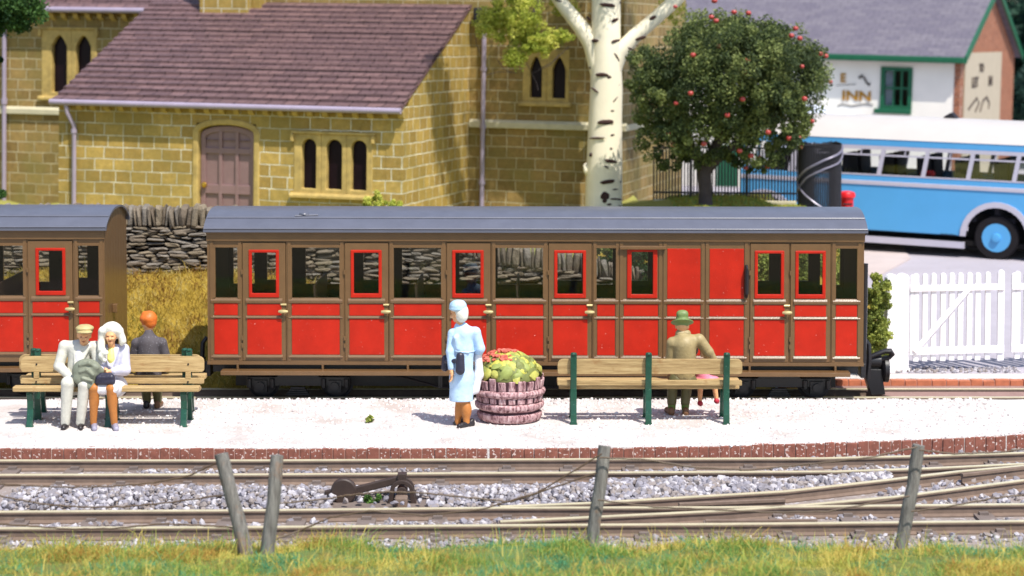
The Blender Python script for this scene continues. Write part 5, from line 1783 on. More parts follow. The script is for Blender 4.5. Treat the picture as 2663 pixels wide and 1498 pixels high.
# ================================================================== wire fence in front
M['post_wood'] = NT('weathered_grey_post'); t = M['post_wood']
tc = t.n('ShaderNodeTexCoord').outputs['Object']; mp = t.n('ShaderNodeMapping'); mp.inputs['Scale'].default_value = (30, 30, 4); t.l(tc, mp.inputs[0])
nz = t.noise(mp.outputs[0], 1, 5, .7)
col = t.ramp(nz, [(.3, lin(86, 82, 78)), (.6, lin(134, 130, 124)), (.8, lin(164, 158, 150))])
n2 = t.noise(tc, 4, 3); col = t.mix(t.ramp(n2, [(.6, (0, 0, 0)), (.7, (.45, .45, .45))]), col, lin(150, 104, 66))
t.bsdf(col, .9, .2, 0, nz, .8, .02); M['post_wood'] = t.m
M['wire'] = paint('twisted_brown_wire', (84, 64, 44), .6, .2, 8, .2, 40)
wf = thing('wire_fence', (0, 18.7, 0), 'old fence of leaning grey round posts and slack wire along the front grass', 'fence')
F0 = Vector(wf.location)
PP = [((643, 1455), 18.62, (574, 1180), 18.7, .068), ((692, 1474), 18.45, (722, 1185), 18.5, .064), ((1541, 1428), 18.8, (1573, 1160), 18.86, .062), ((2348, 1410), 18.95, (2392, 1157), 19.0, .063)]
tops = []
for (a, ya, b, yb, r) in PP:
    A, B_ = at_y(*a, ya), at_y(*b, yb); A = A + (A - B_) * .25
    pts = [A.lerp(B_, q) + Vector((rng.normal(0, .006), rng.normal(0, .006), 0)) for q in np.linspace(0, 1, 7)]
    m = MB(); m.tube([q - F0 for q in pts], [r * q for q in (1.05, 1.03, 1, 1.02, .98, 1.0, .97)], 12)
    for v in m.v: v += Vector(rng.normal(0, .0025, 3))
    m.build('post', M['post_wood'], wf, smooth=True, angle=50); tops.append((pts, r))


def wire(P):
    P = [Vector(p) for p in P]; out = []
    for i in range(len(P) - 1):
        for k in range(8): out.append(P[i].lerp(P[i + 1], k / 8) + Vector((0, 0, .003 * math.sin((i * 8 + k) * 2.1))))
    m = MB(); m.tube([p - F0 for p in out + [P[-1]]], .0085, 5); m.build('wire', M['wire'], wf)


wy = 18.72
cat = lambda pts: wire([at_y(u, v, wy + dy) for u, v, dy in pts])
cat([(-40, 1256, 0), (60, 1262, 0), (170, 1267, 0), (290, 1265, 0), (400, 1255, 0), (490, 1238, 0), (560, 1205, -.05)])
cat([(-40, 1280, 0), (40, 1298, 0), (120, 1312, 0), (220, 1319, 0), (320, 1318, 0), (430, 1308, 0), (600, 1285, -.06)])
cat([(-40, 1360, 0), (80, 1368, 0), (180, 1376, 0), (300, 1374, 0), (420, 1362, 0), (520, 1366, 0), (615, 1372, -.06)])
cat([(722, 1400, -.1), (780, 1380, 0), (860, 1345, 0), (960, 1328, 0), (1100, 1340, 0), (1250, 1325, 0), (1400, 1280, 0), (1565, 1180, 0)])
cat([(720, 1310, -.1), (860, 1296, 0), (900, 1288, 0), (1000, 1279, 0), (1090, 1281, 0), (1200, 1292, 0), (1330, 1305, 0), (1550, 1230, 0)])
cat([(1560, 1190, 0), (1680, 1195, 0), (1800, 1215, 0), (1950, 1222, 0), (2120, 1205, 0), (2260, 1190, 0), (2385, 1162, .1)])
cat([(1555, 1300, 0), (1700, 1318, 0), (1850, 1325, 0), (2000, 1332, 0), (2150, 1330, 0), (2365, 1290, .1)])
cat([(2390, 1170, .1), (2480, 1180, .1), (2600, 1176, .1), (2720, 1160, .1)])
cat([(2370, 1330, .1), (2460, 1318, .1), (2580, 1296, .1), (2720, 1280, .1)])

# ================================================================== trees and plants
def tree(name, loc, label, cat='tree', group=None):
    return thing(name, loc, label, cat, group)


# birch
YB = CH.M @ Vector((2.0, YN - 1.5, 0))
DB = YB.y
pb_ = at_y(1570, 549, DB)
bt = tree('birch_tree', (pb_.x, DB, 1.25), 'pale silver birch with black scars in front of the church')
T0 = Vector(bt.location)
bp = lambda u, v, dy=0: at_y(u, v, DB + dy) - T0
sc_ = DB / FPX
tk = MB()
tk.tube([Vector((0, 0, -.3)), bp(1569, 545), bp(1571, 460), bp(1574, 330), bp(1576, 235), bp(1576, 160), bp(1576, 90), bp(1577, 0), bp(1578, -120), bp(1580, -300)], [q * sc_ for q in (56, 49, 46.5, 43.5, 41.5, 40, 38, 36.5, 30, 20)], 24)
tk.tube([bp(1560, 190), bp(1540, 115), bp(1510, 70), bp(1462, 12), bp(1420, -50), bp(1380, -120)], [q * sc_ for q in (26, 24, 21, 18, 15, 10)], 14)
tk.tube([bp(1590, 185), bp(1612, 135), bp(1650, 95), bp(1700, 52), bp(1758, 0), bp(1820, -60)], [q * sc_ for q in (26, 22, 19, 17.5, 17, 12)], 14)
tk.blob(bp(1524, 440, -.05), (.06, .08, .13), .1, 1)
for v in tk.v: v += Vector(rng.normal(0, .006, 3))
marks = [(1890, 35, 110, 28, 5), (1940, 135, 50, 26, -20), (1785, 275, 90, 28, 0), (1945, 275, 62, 20, -12), (2110, 258, 90, 24, -18), (2030, 322, 76, 14, 25), (1952, 388, 60, 18, 50), (1850, 503, 90, 28, 0), (1900, 520, 32, 26, 0), (1802, 606, 60, 12, 30), (1950, 655, 70, 12, -40), (1962, 573, 20, 14, 0), (1920, 745, 34, 9, 0), (1875, 822, 112, 34, -3), (1818, 930, 110, 14, -3), (1920, 908, 34, 13, -8), (1776, 1042, 16, 30, 10), (1912, 1000, 24, 14, 0), (1912, 1086, 90, 28, 8), (1882, 1125, 40, 12, 35), (1888, 1224, 100, 30, -6), (1872, 1320, 58, 60, 0), (1870, 1352, 36, 36, 0), (1948, 1340, 84, 14, 5), (1940, 1275, 44, 10, 0), (1900, 1376, 34, 16, 0), (1800, 1405, 60, 10, -10), (1972, 1222, 14, 14, 0), (1978, 1402, 40, 12, 35), (2195, 120, 60, 28, -25), (1775, 455, 14, 22, 0), (2090, 305, 18, 10, 0), (1560, 5, 60, 14, 10), (1762, 125, 40, 20, 40), (1975, 18, 14, 14, 0)]
for (x, y, w_, h_, ang_) in marks:
    u, v = 850 + .3864 * x, .3864 * y
    # surface depth of the trunk at this column
    off = 0
    if x < 2000 and y > 300 or 1775 < x < 1985:
        r_t = (49 - (545 - v) / 545 * 12) ; t_ = (u - (1569 + (545 - v) / 545 * 8)) / r_t
        off = -r_t * sc_ * math.sqrt(max(.05, 1 - min(.95, t_ * t_)))
        slope_ = math.asin(max(-.97, min(.97, t_)))
    else:
        off = -17 * sc_; slope_ = 0
    Mx = Matrix.Rotation(slope_, 3, 'Z') @ Matrix.Rotation(R(ang_), 3, 'Y')
    tk.blob(bp(u, v, off + .012), (w_ * .3864 * .5 * sc_ / max(.45, math.cos(slope_)), .03, h_ * .3864 * .5 * sc_), .14, 1, 1, Mx)
tk.build('trunk', [M['bark_white'], M['bark_mark']], bt, smooth=True, angle=60)
P1, t1 = [], []
def cloud(c, rad, nl, per, seed, lobe=.24, shell=.1):
    p, t_ = crown_points(c, rad, nl, per, lobe, shell, seed); P1.append(p); t1.append(t_)
FB = lambda u, v, dy=0: tuple(at_y(u, v, DB + dy) - T0)
cloud(FB(1335, 40, -.6), (.72, .5, .6), 132, 77, 1)
cloud(FB(1395, 110, -.6), (.55, .4, .32), 74, 70, 2)
cloud(FB(1340, 150, -.6), (.26, .25, .26), 30, 62, 3, .45)
cloud(FB(1455, 95, -.5), (.3, .3, .16), 26, 49, 4, .45)
cloud(FB(1270, 60, -.5), (.32, .3, .34), 30, 56, 5, .4)
cloud(FB(1745, 30, .5), (.35, .3, .3), 22, 42, 6, .45)
cloud(FB(1480, 15, .4), (.4, .3, .25), 22, 42, 7, .4)
cloud(FB(1288, -125, -1.5), (.75, .9, .6), 176, 84, 8)  # unseen clump above the view, added to shade the porch return wall
cloud(FB(1570, -260, -.4), (1.5, 1.1, 1.4), 286, 84, 10)  # unseen crown over the trunk, placed to shade the nave wall
cloud(FB(1790, -230, -.2), (1.2, 1.0, 1.1), 176, 84, 12)
P_ = np.concatenate(P1); t_ = np.concatenate(t1)
mi = np.where(t_ + rng.normal(0, .2, len(t_)) > .7, 2, np.where(t_ + rng.normal(0, .2, len(t_)) > .35, 0, 1))
leaves('foliage', P_, .021, M['birch_leaf'], bt, mi)
tw = MB()
for (pts) in ([(1235, 90), (1240, 118), (1250, 140)], [(1370, 165), (1395, 215), (1400, 235)], [(1400, 180), (1440, 160), (1480, 120)], [(1265, 195), (1300, 186), (1345, 190)], [(1290, 150), (1310, 180), (1330, 188)], [(1455, 140), (1430, 170), (1385, 190)]):
    tw.tube([FB(u, v, -.6) for u, v in pts], .006, 5)
tw.tube([bp(1420, -50), FB(1395, 20, -.3), FB(1360, 80, -.5), FB(1320, 120, -.6)], [.06, .04, .025, .01], 6); tw.tube([FB(1380, 40, -.4), FB(1300, 30, -.6), FB(1240, 40, -.5)], [.03, .02, .01], 6)
tw.build('twig', M['bark_dark'], bt)

# apple tree
DA = 38.2
pa = at_y(1838, 549, DA)
at_ = tree('apple_tree', (pa.x, DA, float(land(pa.x, DA))), 'round dark green apple tree dotted with red apples on the lawn')
A0 = Vector(at_.location); sA = DA / FPX
ap = lambda u, v, dy=0: at_y(u, v, DA + dy) - A0
tk = MB()
tk.tube([Vector((-.02, 0, -.1)), ap(1835, 548), ap(1834, 500), ap(1832, 450), ap(1850, 410), ap(1880, 340), ap(1905, 250), ap(1910, 160)], [q * sA for q in (23, 19, 17, 18, 15, 12, 9, 4)], 12)
tk.tube([ap(1836, 465), ap(1822, 425), ap(1800, 385), ap(1780, 320), ap(1750, 240)], [q * sA for q in (15, 14, 12, 9, 4)], 10)
tk.tube([ap(1845, 440), ap(1870, 410), ap(1920, 370), ap(1990, 320), ap(2050, 260)], [q * sA for q in (12, 11, 9, 7, 3)], 8)
tk.tube([ap(1800, 390), ap(1760, 370), ap(1710, 330)], [q * sA for q in (9, 7, 3)], 8)
for v in tk.v: v += Vector(rng.normal(0, .006, 3))
tk.build('trunk', M['bark_dark'], at_, smooth=True, angle=60)
P1, t1 = [], []
def cloudA(u, v, dy, ru, rv, rd, nl, per, seed, lobe=.22):
    p, t_ = crown_points(tuple(ap(u, v, dy)), (ru * sA, rd, rv * sA), nl, per, lobe, .35, seed); P1.append(p); t1.append(t_)
cloudA(1905, 215, 0, 250, 180, 1.6, 270, 230, 21, .19)
cloudA(1850, 110, 0, 130, 85, 1.0, 60, 150, 22, .26)
cloudA(1965, 110, -.3, 90, 70, 1.0, 50, 150, 31, .28)
cloudA(1930, 180, -1.0, 150, 120, .7, 90, 150, 32, .25)
cloudA(1680, 200, 0, 60, 90, .8, 36, 140, 33, .3)
cloudA(2060, 190, 0, 105, 120, 1.0, 60, 150, 23, .26)
cloudA(1715, 250, 0, 75, 130, 1.0, 50, 140, 24, .28)
cloudA(1820, 350, -.1, 150, 75, 1.1, 60, 150, 25, .26)
cloudA(2030, 330, 0, 110, 70, 1.0, 50, 150, 26, .26)
cloudA(1960, 410, 0, 90, 45, .8, 30, 110, 27, .3)
cloudA(1700, 370, 0, 45, 50, .6, 14, 90, 28, .4)
cloudA(1760, 420, 0, 70, 22, .6, 14, 90, 29, .5)
P_ = np.concatenate(P1); t_ = np.concatenate(t1)
mi = np.where(t_ + rng.normal(0, .22, len(t_)) > .78, 2, np.where(t_ + rng.normal(0, .22, len(t_)) > .42, 1, 0))
leaves('crown', P_, .026, M['apple_leaf'], at_, mi)
M['apple'] = paint('red_apple_skin', (170, 62, 56), .3, .25, 10, .1, 60, spec=.6)
av, af = ICO[2]
prof = np.stack([av[:, 0] * (1 + .0 * av[:, 2]), av[:, 1], av[:, 2] * .92 - .16 * np.exp(-((av[:, 0] ** 2 + av[:, 1] ** 2) / .12)) * np.sign(av[:, 2])], 1)
ame = None
app = [(145, 115 - 70), (388, 115), (540, 82), (638, 88), (955, 192), (927, 240), (983, 258), (440, 310), (265, 370), (1122, 363), (1158, 378), (630, 408), (616, 484), (998, 447), (248, 628), (598, 668), (1015, 664), (150, 695), (496, 775), (100, 897), (135, 977), (338, 968), (578, 1015), (655, 1048), (712, 1062), (766, 1120), (620, 1130), (910, 930), (980, 930), (990, 988), (1190, 552), (1068, 815), (770, 690 + 200), (420, 140)]
for i, (x, y) in enumerate(app):
    u, v = 1700 + .3864 * x, .3864 * y
    dx_, dz_ = (u - 1905) / 262, (v - 225) / 215
    dep = -1.62 * math.sqrt(max(0, 1 - min(1, dx_ * dx_ + dz_ * dz_))) + .17
    r = .054 if i not in (0, 13, 17, 26, 30, 31) else .044
    if ame is None:
        o = fast_obj('apple', prof, af, M['apple'], at_, smooth=True); ame = o.data
    else:
        o = bpy.data.objects.new('apple', ame); COL.objects.link(o); o.parent = at_
    o.location = ap(u, v, dep); o.scale = (r, r, r)
o = bpy.data.objects.new('apple', ame); COL.objects.link(o); o.parent = at_; o.location = ap(1858, 2, -.2); o.scale = (.06,) * 3


def bush(name, loc, clouds, mats, label, size=.03, cat='bush', group=None):
    t_ = tree(name, loc, label, cat, group)
    P1, t1 = [], []
    for (c, rad, nl, per, seed, lobe) in clouds:
        p, tt = crown_points(tuple(Vector(c) - Vector(loc)), rad, nl, per, lobe, .3, seed); P1.append(p); t1.append(tt)
    P_ = np.concatenate(P1); tt = np.concatenate(t1)
    k = len(mats) - 1
    mi = np.clip(((tt + rng.normal(0, .2, len(tt))) * len(mats)).astype(int), 0, k)
    leaves('foliage', P_, size, mats, t_, mi)
    s = MB()
    for q in range(4):
        c = clouds[q % len(clouds)]; e = Vector(c[0]) - Vector(loc) + Vector((rng.uniform(-.3, .3) * c[1][0], rng.uniform(-.3, .3) * c[1][1], rng.uniform(-.2, .3) * c[1][2]))
        s.tube([(rng.uniform(-.05, .05), rng.uniform(-.05, .05), -.05), tuple(e * .5 + Vector((0, 0, .02))), tuple(e)], [.02, .014, .006], 6)
    s.build('stem', M['bark_dark'], t_)
    return t_


h1 = at_y(2280, 800, 29.32)
bush('hedge_bush', (h1.x + .05, 29.32, .0), [((at_y(2272, 850, 29.32)), (.28, .35, .42), 40, 120, 51, .32), (at_y(2285, 770, 29.32), (.2, .3, .36), 34, 120, 52, .32), (at_y(2275, 915, 29.3), (.24, .3, .2), 20, 110, 53, .4), (at_y(2242, 880, 29.4), (.3, .3, .4), 24, 110, 54, .4)], M['bush_leaf'], 'lime green foam hedge between the carriage end and the white gate post', .022)
bush('shrub', (at_y(2100, 700, 31.0).x, 31.0, .2), [(at_y(u, v, 31.0), (.5, .4, .35), 26, 110, 60 + i, .36) for i, (u, v) in enumerate(((1960, 690), (2060, 680), (2150, 670), (2010, 720), (2110, 730)))], M['bush_leaf'], 'green shrubbery seen through the right-hand carriage windows', .024)
bush('ivy', (at_y(1760, 700, 30.6).x, 30.6, .2), [(at_y(u, 705, 30.6), (.4, .3, .38), 24, 110, 160 + i, .36) for i, u in enumerate((1730, 1800, 1880))] + [(at_y(1655, 668, 31.7), (.45, .4, .4), 40, 120, 170, .34), (at_y(1730, 650, 31.9), (.45, .4, .4), 36, 120, 171, .34), (at_y(1590, 662, 31.9), (.35, .3, .3), 26, 110, 172, .34)], [M['dark_leaf'][0], M['dark_leaf'][1], M['bush_leaf'][2]], 'dark ivy covering the right-hand end of the dry stone wall', .024)
pc = at_y(990, 530, 36.5)
bush('climbing_plant', (pc.x, 36.5, pc.z - .3), [(at_y(975, 528, 36.5), (.27, .2, .12), 16, 90, 71, .5), (at_y(1030, 532, 36.5), (.16, .2, .1), 8, 80, 72, .6), (at_y(985, 508, 36.5), (.09, .1, .08), 5, 60, 73, .6)], M['birch_leaf'], 'light green bushy plant at the foot of the porch corner', .022, 'plant')
pt_ = at_z(958, 1100, 0)
bush('weed', (pt_.x, pt_.y, 0), [((pt_.x, pt_.y, .04), (.055, .06, .05), 7, 30, 81, .5)], [M['bush_leaf'][1], M['bush_leaf'][2]], 'small green weed tuft growing alone in the white gravel', .02, 'plant', 'weed tufts')
pt_ = at_z(972, 1312, -.23)
bush('weed', (pt_.x, pt_.y, -.22), [((pt_.x, pt_.y, -.17), (.1, .06, .06), 9, 40, 82, .5)], [M['grass'][2], M['dark_leaf'][2]], 'small green weed tuft beside the point lever in the ballast', .022, 'plant', 'weed tufts')

# dark tree cropped by the top left corner
dt = tree('broadleaf_tree', (at_y(-190, 545, 36).x, 36.0, 1.2), 'dark green tree reaching in at the top left corner')
D0 = Vector(dt.location); dp_ = lambda u, v, dy=0: tuple(at_y(u, v, 36 + dy) - D0)
tk = MB(); tk.tube([(0, 0, -.2), dp_(-185, 400), dp_(-160, 200), dp_(-90, 40)], [.2, .17, .13, .06], 10); tk.tube([dp_(-160, 200), dp_(-80, 110), dp_(0, 70)], [.09, .06, .03], 8); tk.tube([dp_(-180, 420), dp_(-110, 460), dp_(-40, 490)], [.07, .05, .02], 8); tk.tube([dp_(-170, 250), dp_(-90, 190), dp_(-20, 165)], [.06, .04, .02], 8); tk.build('trunk', M['bark_dark'], dt, smooth=True)
P1, t1 = [], []
for i, (u, v, ru, rv, nl) in enumerate(((-60, -20, 190, 120, 110), (40, 35, 95, 60, 46), (-180, 160, 150, 130, 60), (-16, 158, 24, 20, 8), (-20, 492, 34, 30, 10), (-110, 470, 80, 60, 20), (-160, -120, 220, 110, 60))):
    p, tt = crown_points(dp_(u, v), (ru * 36 / FPX, min(1.0, ru * 36 / FPX), rv * 36 / FPX), nl, 120, .3, .25, 90 + i); P1.append(p); t1.append(tt)
P_ = np.concatenate(P1); tt = np.concatenate(t1)
leaves('crown', P_, .03, M['dark_leaf'], dt, np.clip(((tt + rng.normal(0, .2, len(tt))) * 3).astype(int), 0, 2))

# trees beyond the inn
for i, (u, dd, hh, lab) in enumerate(((2660, 74, 8.5, 'tall teal green tree rising behind the brick gable of the inn'), (2760, 70, 7.0, 'lower teal green tree beyond the right edge of the inn'))):
    c = at_y(u, 200, dd)
    t_ = tree('distant_tree', (c.x, dd, .6), lab, 'tree', 'trees beyond the inn')
    tk = MB(); tk.tube([(0, 0, -.3), (.1, 0, 2), (0, .1, hh * .7)], [.3, .22, .06], 8); tk.tube([(.1, 0, 2), (1, .2, 4), (1.4, .2, 5)], [.12, .07, .03], 6); tk.build('trunk', M['bark_dark'], t_)
    p, tt = crown_points((0, 0, hh * .55), (3.4, 2.6, hh * .48), 150, 90, .26, .3, 120 + i)
    leaves('crown', p, .12, M['teal_leaf'], t_, (tt > .5).astype(int))
# ================================================================== people (cast figurine look: one sculpted body each, clothing as children)
fig = lambda n, c, r=.5: paint(n, c, r, .16, 13, .55, 24, spec=.45, bdist=.012)
M['skin'] = fig('skin_paint', (226, 168, 118)); M['skin_dark'] = fig('lip_brow_paint', (150, 84, 60)); M['skin_tan'] = fig('tan_stocking_paint', (178, 112, 52))
M['white_coat'] = fig('off_white_suit', (206, 203, 190)); M['shirt'] = fig('white_shirt', (222, 218, 220)); M['lav'] = fig('lavender_white_coat', (196, 194, 210))
M['lap_grey'] = fig('grey_green_overcoat', (126, 130, 112)); M['cap_tan'] = fig('tan_cap', (186, 170, 118)); M['cream'] = fig('cream_scarf', (226, 224, 210))
M['yellow'] = fig('yellow_blouse', (236, 224, 128)); M['bag_dark'] = fig('navy_black_bag', (46, 44, 60), .4); M['shoe_black'] = fig('black_shoe', (40, 34, 36), .4)
M['shoe_grey'] = fig('lilac_grey_shoe', (150, 146, 164)); M['charcoal'] = paint('charcoal_coat', (78, 72, 75), .8, .15, 12, .4, 60, speck=((150, 146, 150), 60, .66))
M['orange'] = fig('orange_hat', (206, 106, 34)); M['olive_coat'] = fig('tan_olive_jacket', (158, 140, 98)); M['hat_green'] = fig('moss_green_hat', (112, 132, 76))
M['trouser_olive'] = fig('dark_olive_trousers', (96, 90, 54)); M['sock_green'] = fig('green_sock', (96, 120, 50)); M['shoe_brown'] = fig('brown_shoe', (122, 86, 58))
M['pink'] = fig('pink_dress', (234, 132, 158)); M['shoe_red'] = fig('red_shoe', (178, 36, 56)); M['blue_coat'] = fig('pale_blue_coat', (184, 212, 240)); M['blue_hat'] = fig('pale_blue_hat', (180, 212, 230))
M['hair_brown'] = fig('brown_hair', (92, 64, 44)); M['black_hat'] = M['bag_dark']

Q = lambda u, v, d: np.array(at_y(u, v, d)[:])
nrm = lambda a: np.array(a, float) / np.linalg.norm(a)


def hand(w, d, s, curl=.5, sc_=1.0):
    """palm, four unequal bent fingers and a thumb leaving the side of the palm."""
    w, d = np.array(w, float), nrm(d); s = nrm(np.array(s, float) - d * (np.array(s) @ d)); n_ = np.cross(d, s)
    P = [Cc(w, w + d * .03 * sc_, .024 * sc_, .026 * sc_, .015), Cc(w + d * .045 * sc_ + s * .02 * sc_, w + d * .045 * sc_ - s * .022 * sc_, .02 * sc_, .018 * sc_, .015)]
    for i, L in enumerate((.9, 1.0, .93, .74)):
        b = w + d * .075 * sc_ + s * (.027 - .0185 * i) * sc_
        d1 = d * math.cos(curl) + n_ * math.sin(curl); d2 = d * math.cos(curl * 2.1) + n_ * math.sin(curl * 2.1)
        m = b + d1 * .038 * L * sc_
        P += [Cc(b - d * .02 * sc_, m, .0098 * sc_, .009 * sc_, .006), Cc(m, m + d2 * .035 * L * sc_, .009 * sc_, .0076 * sc_, .003)]
    tb = w + d * .025 * sc_ + s * .026 * sc_
    tm = tb + nrm(d * .7 + s * .8 + n_ * .3) * .032 * sc_
    P += [Cc(tb, tm, .0115 * sc_, .01 * sc_, .008), Cc(tm, tm + nrm(d + s * .25 + n_ * .5) * .026 * sc_, .01 * sc_, .008 * sc_, .003)]
    return P


def head(c, f, up=(0, 0, 1), s=1.0):
    """head centred at c looking along f: skull, jaw, nose, brow, ears; returns prims and paint spots for eyes and mouth."""
    c = np.array(c, float); up = nrm(up); f = nrm(np.array(f, float) - up * (np.array(f) @ up)); r = np.cross(f, up)
    P = [El(c + up * .02 * s, np.array((.078, .09, .10)) * s, .03, np.stack([r, f, up], 1)), Cc(c - up * .03 * s + f * .02 * s, c - up * .075 * s + f * .045 * s, .058 * s, .04 * s, .03),
         Cc(c + f * .085 * s - up * .005 * s, c + f * .105 * s - up * .028 * s, .012 * s, .016 * s, .012), Cc(c + f * .08 * s + r * .03 * s + up * .02 * s, c + f * .08 * s - r * .03 * s + up * .02 * s, .013 * s, .013 * s, .015),
         Cc(c + f * .078 * s - up * .06 * s + r * .012 * s, c + f * .078 * s - up * .06 * s - r * .012 * s, .012 * s, .012 * s, .008)]
    for q in (-1, 1):
        P += [Cc(c + r * q * .079 * s + up * .015 * s, c + r * q * .08 * s - up * .025 * s, .014 * s, .011 * s, .008), El(c + f * .075 * s + r * q * .034 * s - up * .028 * s, np.array((.02, .02, .018)) * s, .02)]
    sp = [(c + f * .088 * s + r * q * .032 * s + up * .003 * s, (.018 * s, .03 * s, .0085 * s), M['skin_dark']) for q in (-1, 1)]
    sp += [(c + f * .09 * s - up * .058 * s, (.026 * s, .03 * s, .008 * s), M['skin_dark'])]
    return P, sp


def shoe(a, t, w=.042, h=.045):
    """shoe from heel a to toe t (points on the ground)."""
    a, t = np.array(a, float), np.array(t, float); d = nrm(t - a); z = np.array((0, 0, 1.))
    return [Cc(a + z * w * .85, a + z * h * 1.6, w * .85, w * .8, .02), Cc(a + z * w * .8, t - d * w + z * w * .72, w * .82, w * .8, .02), Cc(a + d * .04 + z * w * 1.2, t - d * .09 + z * w, w * .7, w * .6, .03)]


def limbs(P, a, b, c, r):
    P += [Cc(a, b, r[0], r[1], .02), Cc(b, c, r[1], r[2], .015)]


def person(base, label, body, spots, clothes, group=None):
    root = thing('person', tuple(base), label, 'person', group)
    b = sculpt('body', body, M['skin'], root, base, .0068, None, spots)
    for nm, prims, mat, h, cut in clothes:
        sculpt(nm, prims, M[mat], root, base, h, cut)
    return root


# ---- man in the flat cap
D = 25.42
hd = Q(219, 872, D - .08); nk = Q(216, 900, D - .02); chs = Q(208, 918, D + .02); pel = Q(205, 1000, D + .06)
shl, shr = Q(168, 900, D + .02), Q(248, 902, D + .0)
ell, elr = Q(153, 952, D - .02), Q(256, 955, D - .08)
wl_, wr_ = Q(186, 990, D - .24), Q(232, 975, D - .25)
hl, hr = Q(188, 1005, D + .03), Q(222, 1005, D + .03)
kl, kr = Q(176, 996, D - .36), Q(220, 1000, D - .36)
al, ar_ = Q(170, 1098, D - .28), Q(209, 1098, D - .28)
tl, tr_ = Q(163, 1116, D - .44), Q(209, 1117, D - .46)
f_ = (.12, -1, -.22)
Hp, sp = head(hd, f_, (.08, -.15, 1))
body = Hp + [Cc(nk + (0, .02, -.03), hd - (0, 0, .05), .055, .052, .02), Cc(chs, pel, .115, .115, .05), Cc(shl, shr, .05, .05, .05)]
limbs(body, shl, ell, wl_, (.046, .04, .028)); limbs(body, shr, elr, wr_, (.046, .04, .028))
limbs(body, hl, kl, al, (.075, .058, .036)); limbs(body, hr, kr, ar_, (.075, .058, .036))
body += hand(wl_, (.5, -.5, -.5), (0, -.6, .8), .6) + hand(wr_, (-.6, -.5, -.3), (0, -.5, .8), .6)
jacket = [Cc(chs + (0, 0, .02), pel + (0, 0, .02), .145, .16, .06), Cc(shl, shr, .072, .072, .05), Cc(nk - (.03, 0, .03), nk - (-.03, 0, .03), .07, .07, .04)]
limbs(jacket, shl, ell, wl_ + (0, .02, .02), (.072, .066, .05)); limbs(jacket, shr, elr, wr_ + (0, .02, .02), (.072, .066, .05))
jacket += [Cc(nk + (-.085, -.06, -.01), chs + (-.02, -.165, -.13), .022, .026, .02), Cc(nk + (.085, -.06, -.01), chs + (.03, -.165, -.13), .022, .026, .02)]
trs = []
limbs(trs, hl, kl, al - (0, 0, .0), (.1, .082, .058)); limbs(trs, hr, kr, ar_, (.1, .08, .056)); trs += [Cc(hl, hr, .11, .11, .05)]
lap = [El(Q(226, 966, D - .30), (.19, .13, .165), .04), Cc(Q(203, 985, D - .36), Q(232, 1000, D - .36), .06, .07, .04), Cc(Q(208, 950, D - .40), Q(232, 944, D - .41), .02, .024, .02), Cc(Q(232, 944, D - .41), Q(252, 956, D - .38), .024, .02, .02), Cc(Q(208, 968, D - .42), Q(226, 962, D - .43), .016, .02, .012), Cc(Q(226, 962, D - .43), Q(242, 975, D - .42), .02, .018, .012), Cc(Q(214, 984, D - .43), Q(238, 990, D - .43), .018, .02, .015), Cc(Q(248, 955, D - .36), Q(262, 965, D - .3), .05, .045, .03)]
cap = [El(hd + (.012, -.02, .095), (.115, .128, .045), .02), El(hd + (.03, -.11, .058), (.098, .075, .018), .012), Cc(hd + (-.03, .03, .06), hd + (.03, .03, .06), .075, .075, .02)]
base = Q(190, 1112, D - .3); base[2] = 0
person(base, 'elderly man in tan flat cap and off-white suit, grey coat over his lap', body, sp, [
    ('jacket', jacket, 'white_coat', .008, None), ('shirt', [El(chs + (.012, -.125, -.06), (.06, .05, .13), .02)], 'shirt', .008, None), ('trousers', trs, 'white_coat', .008, None),
    ('overcoat', lap, 'lap_grey', .008, None), ('cap', cap, 'cap_tan', .007, None),
    ('shoe', shoe(al * (1, 1, 0) + (0, .04, .0), tl * (1, 1, 0)), 'shoe_black', .007, .0), ('shoe', shoe(ar_ * (1, 1, 0) + (0, .04, 0), tr_ * (1, 1, 0)), 'shoe_black', .007, .0)], 'people on the platform')

# ---- woman in the headscarf beside him
hd = Q(289, 873, D - .10); nk = Q(291, 905, D - .03); chs = Q(292, 925, D + .0); pel = Q(288, 1000, D + .05)
shl, shr = Q(264, 910, D), Q(322, 908, D)
ell, elr = Q(258, 955, D - .04), Q(325, 962, D - .06)
wl_, wr_ = Q(266, 966, D - .26), Q(286, 966, D - .27)
hl, hr = Q(268, 1005, D + .02), Q(306, 1005, D + .02)
kl, kr = Q(245, 1010, D - .36), Q(289, 1010, D - .36)
al, ar_ = Q(243, 1098, D - .30), Q(297, 1098, D - .30)
tl, tr_ = Q(246, 1117, D - .5), Q(303, 1117, D - .5)
Hp, sp = head(hd, (.03, -1, -.05), (0, -.05, 1), .98)
body = Hp + [Cc(nk - (0, 0, .03), hd - (0, 0, .05), .045, .045, .02), Cc(chs, pel, .105, .12, .05), Cc(shl, shr, .042, .042, .05)]
limbs(body, shl, ell, wl_, (.042, .036, .025)); limbs(body, shr, elr, wr_, (.042, .036, .025))
limbs(body, hl, kl, al, (.07, .058, .036)); limbs(body, hr, kr, ar_, (.07, .058, .036))
body += hand(wl_, (.7, -.3, -.2), (0, -.3, 1), .7, .95) + hand(wr_, (-.8, -.3, -.1), (0, -.3, 1), .7, .95)
coat = [Cc(chs + (0, 0, .0), pel + (0, 0, .04), .135, .16, .06), Cc(shl, shr, .062, .066, .05)]
limbs(coat, shl, ell, wl_ + (-.02, .02, .01), (.066, .062, .045)); limbs(coat, shr, elr, wr_ + (.04, .03, 0), (.07, .074, .05))
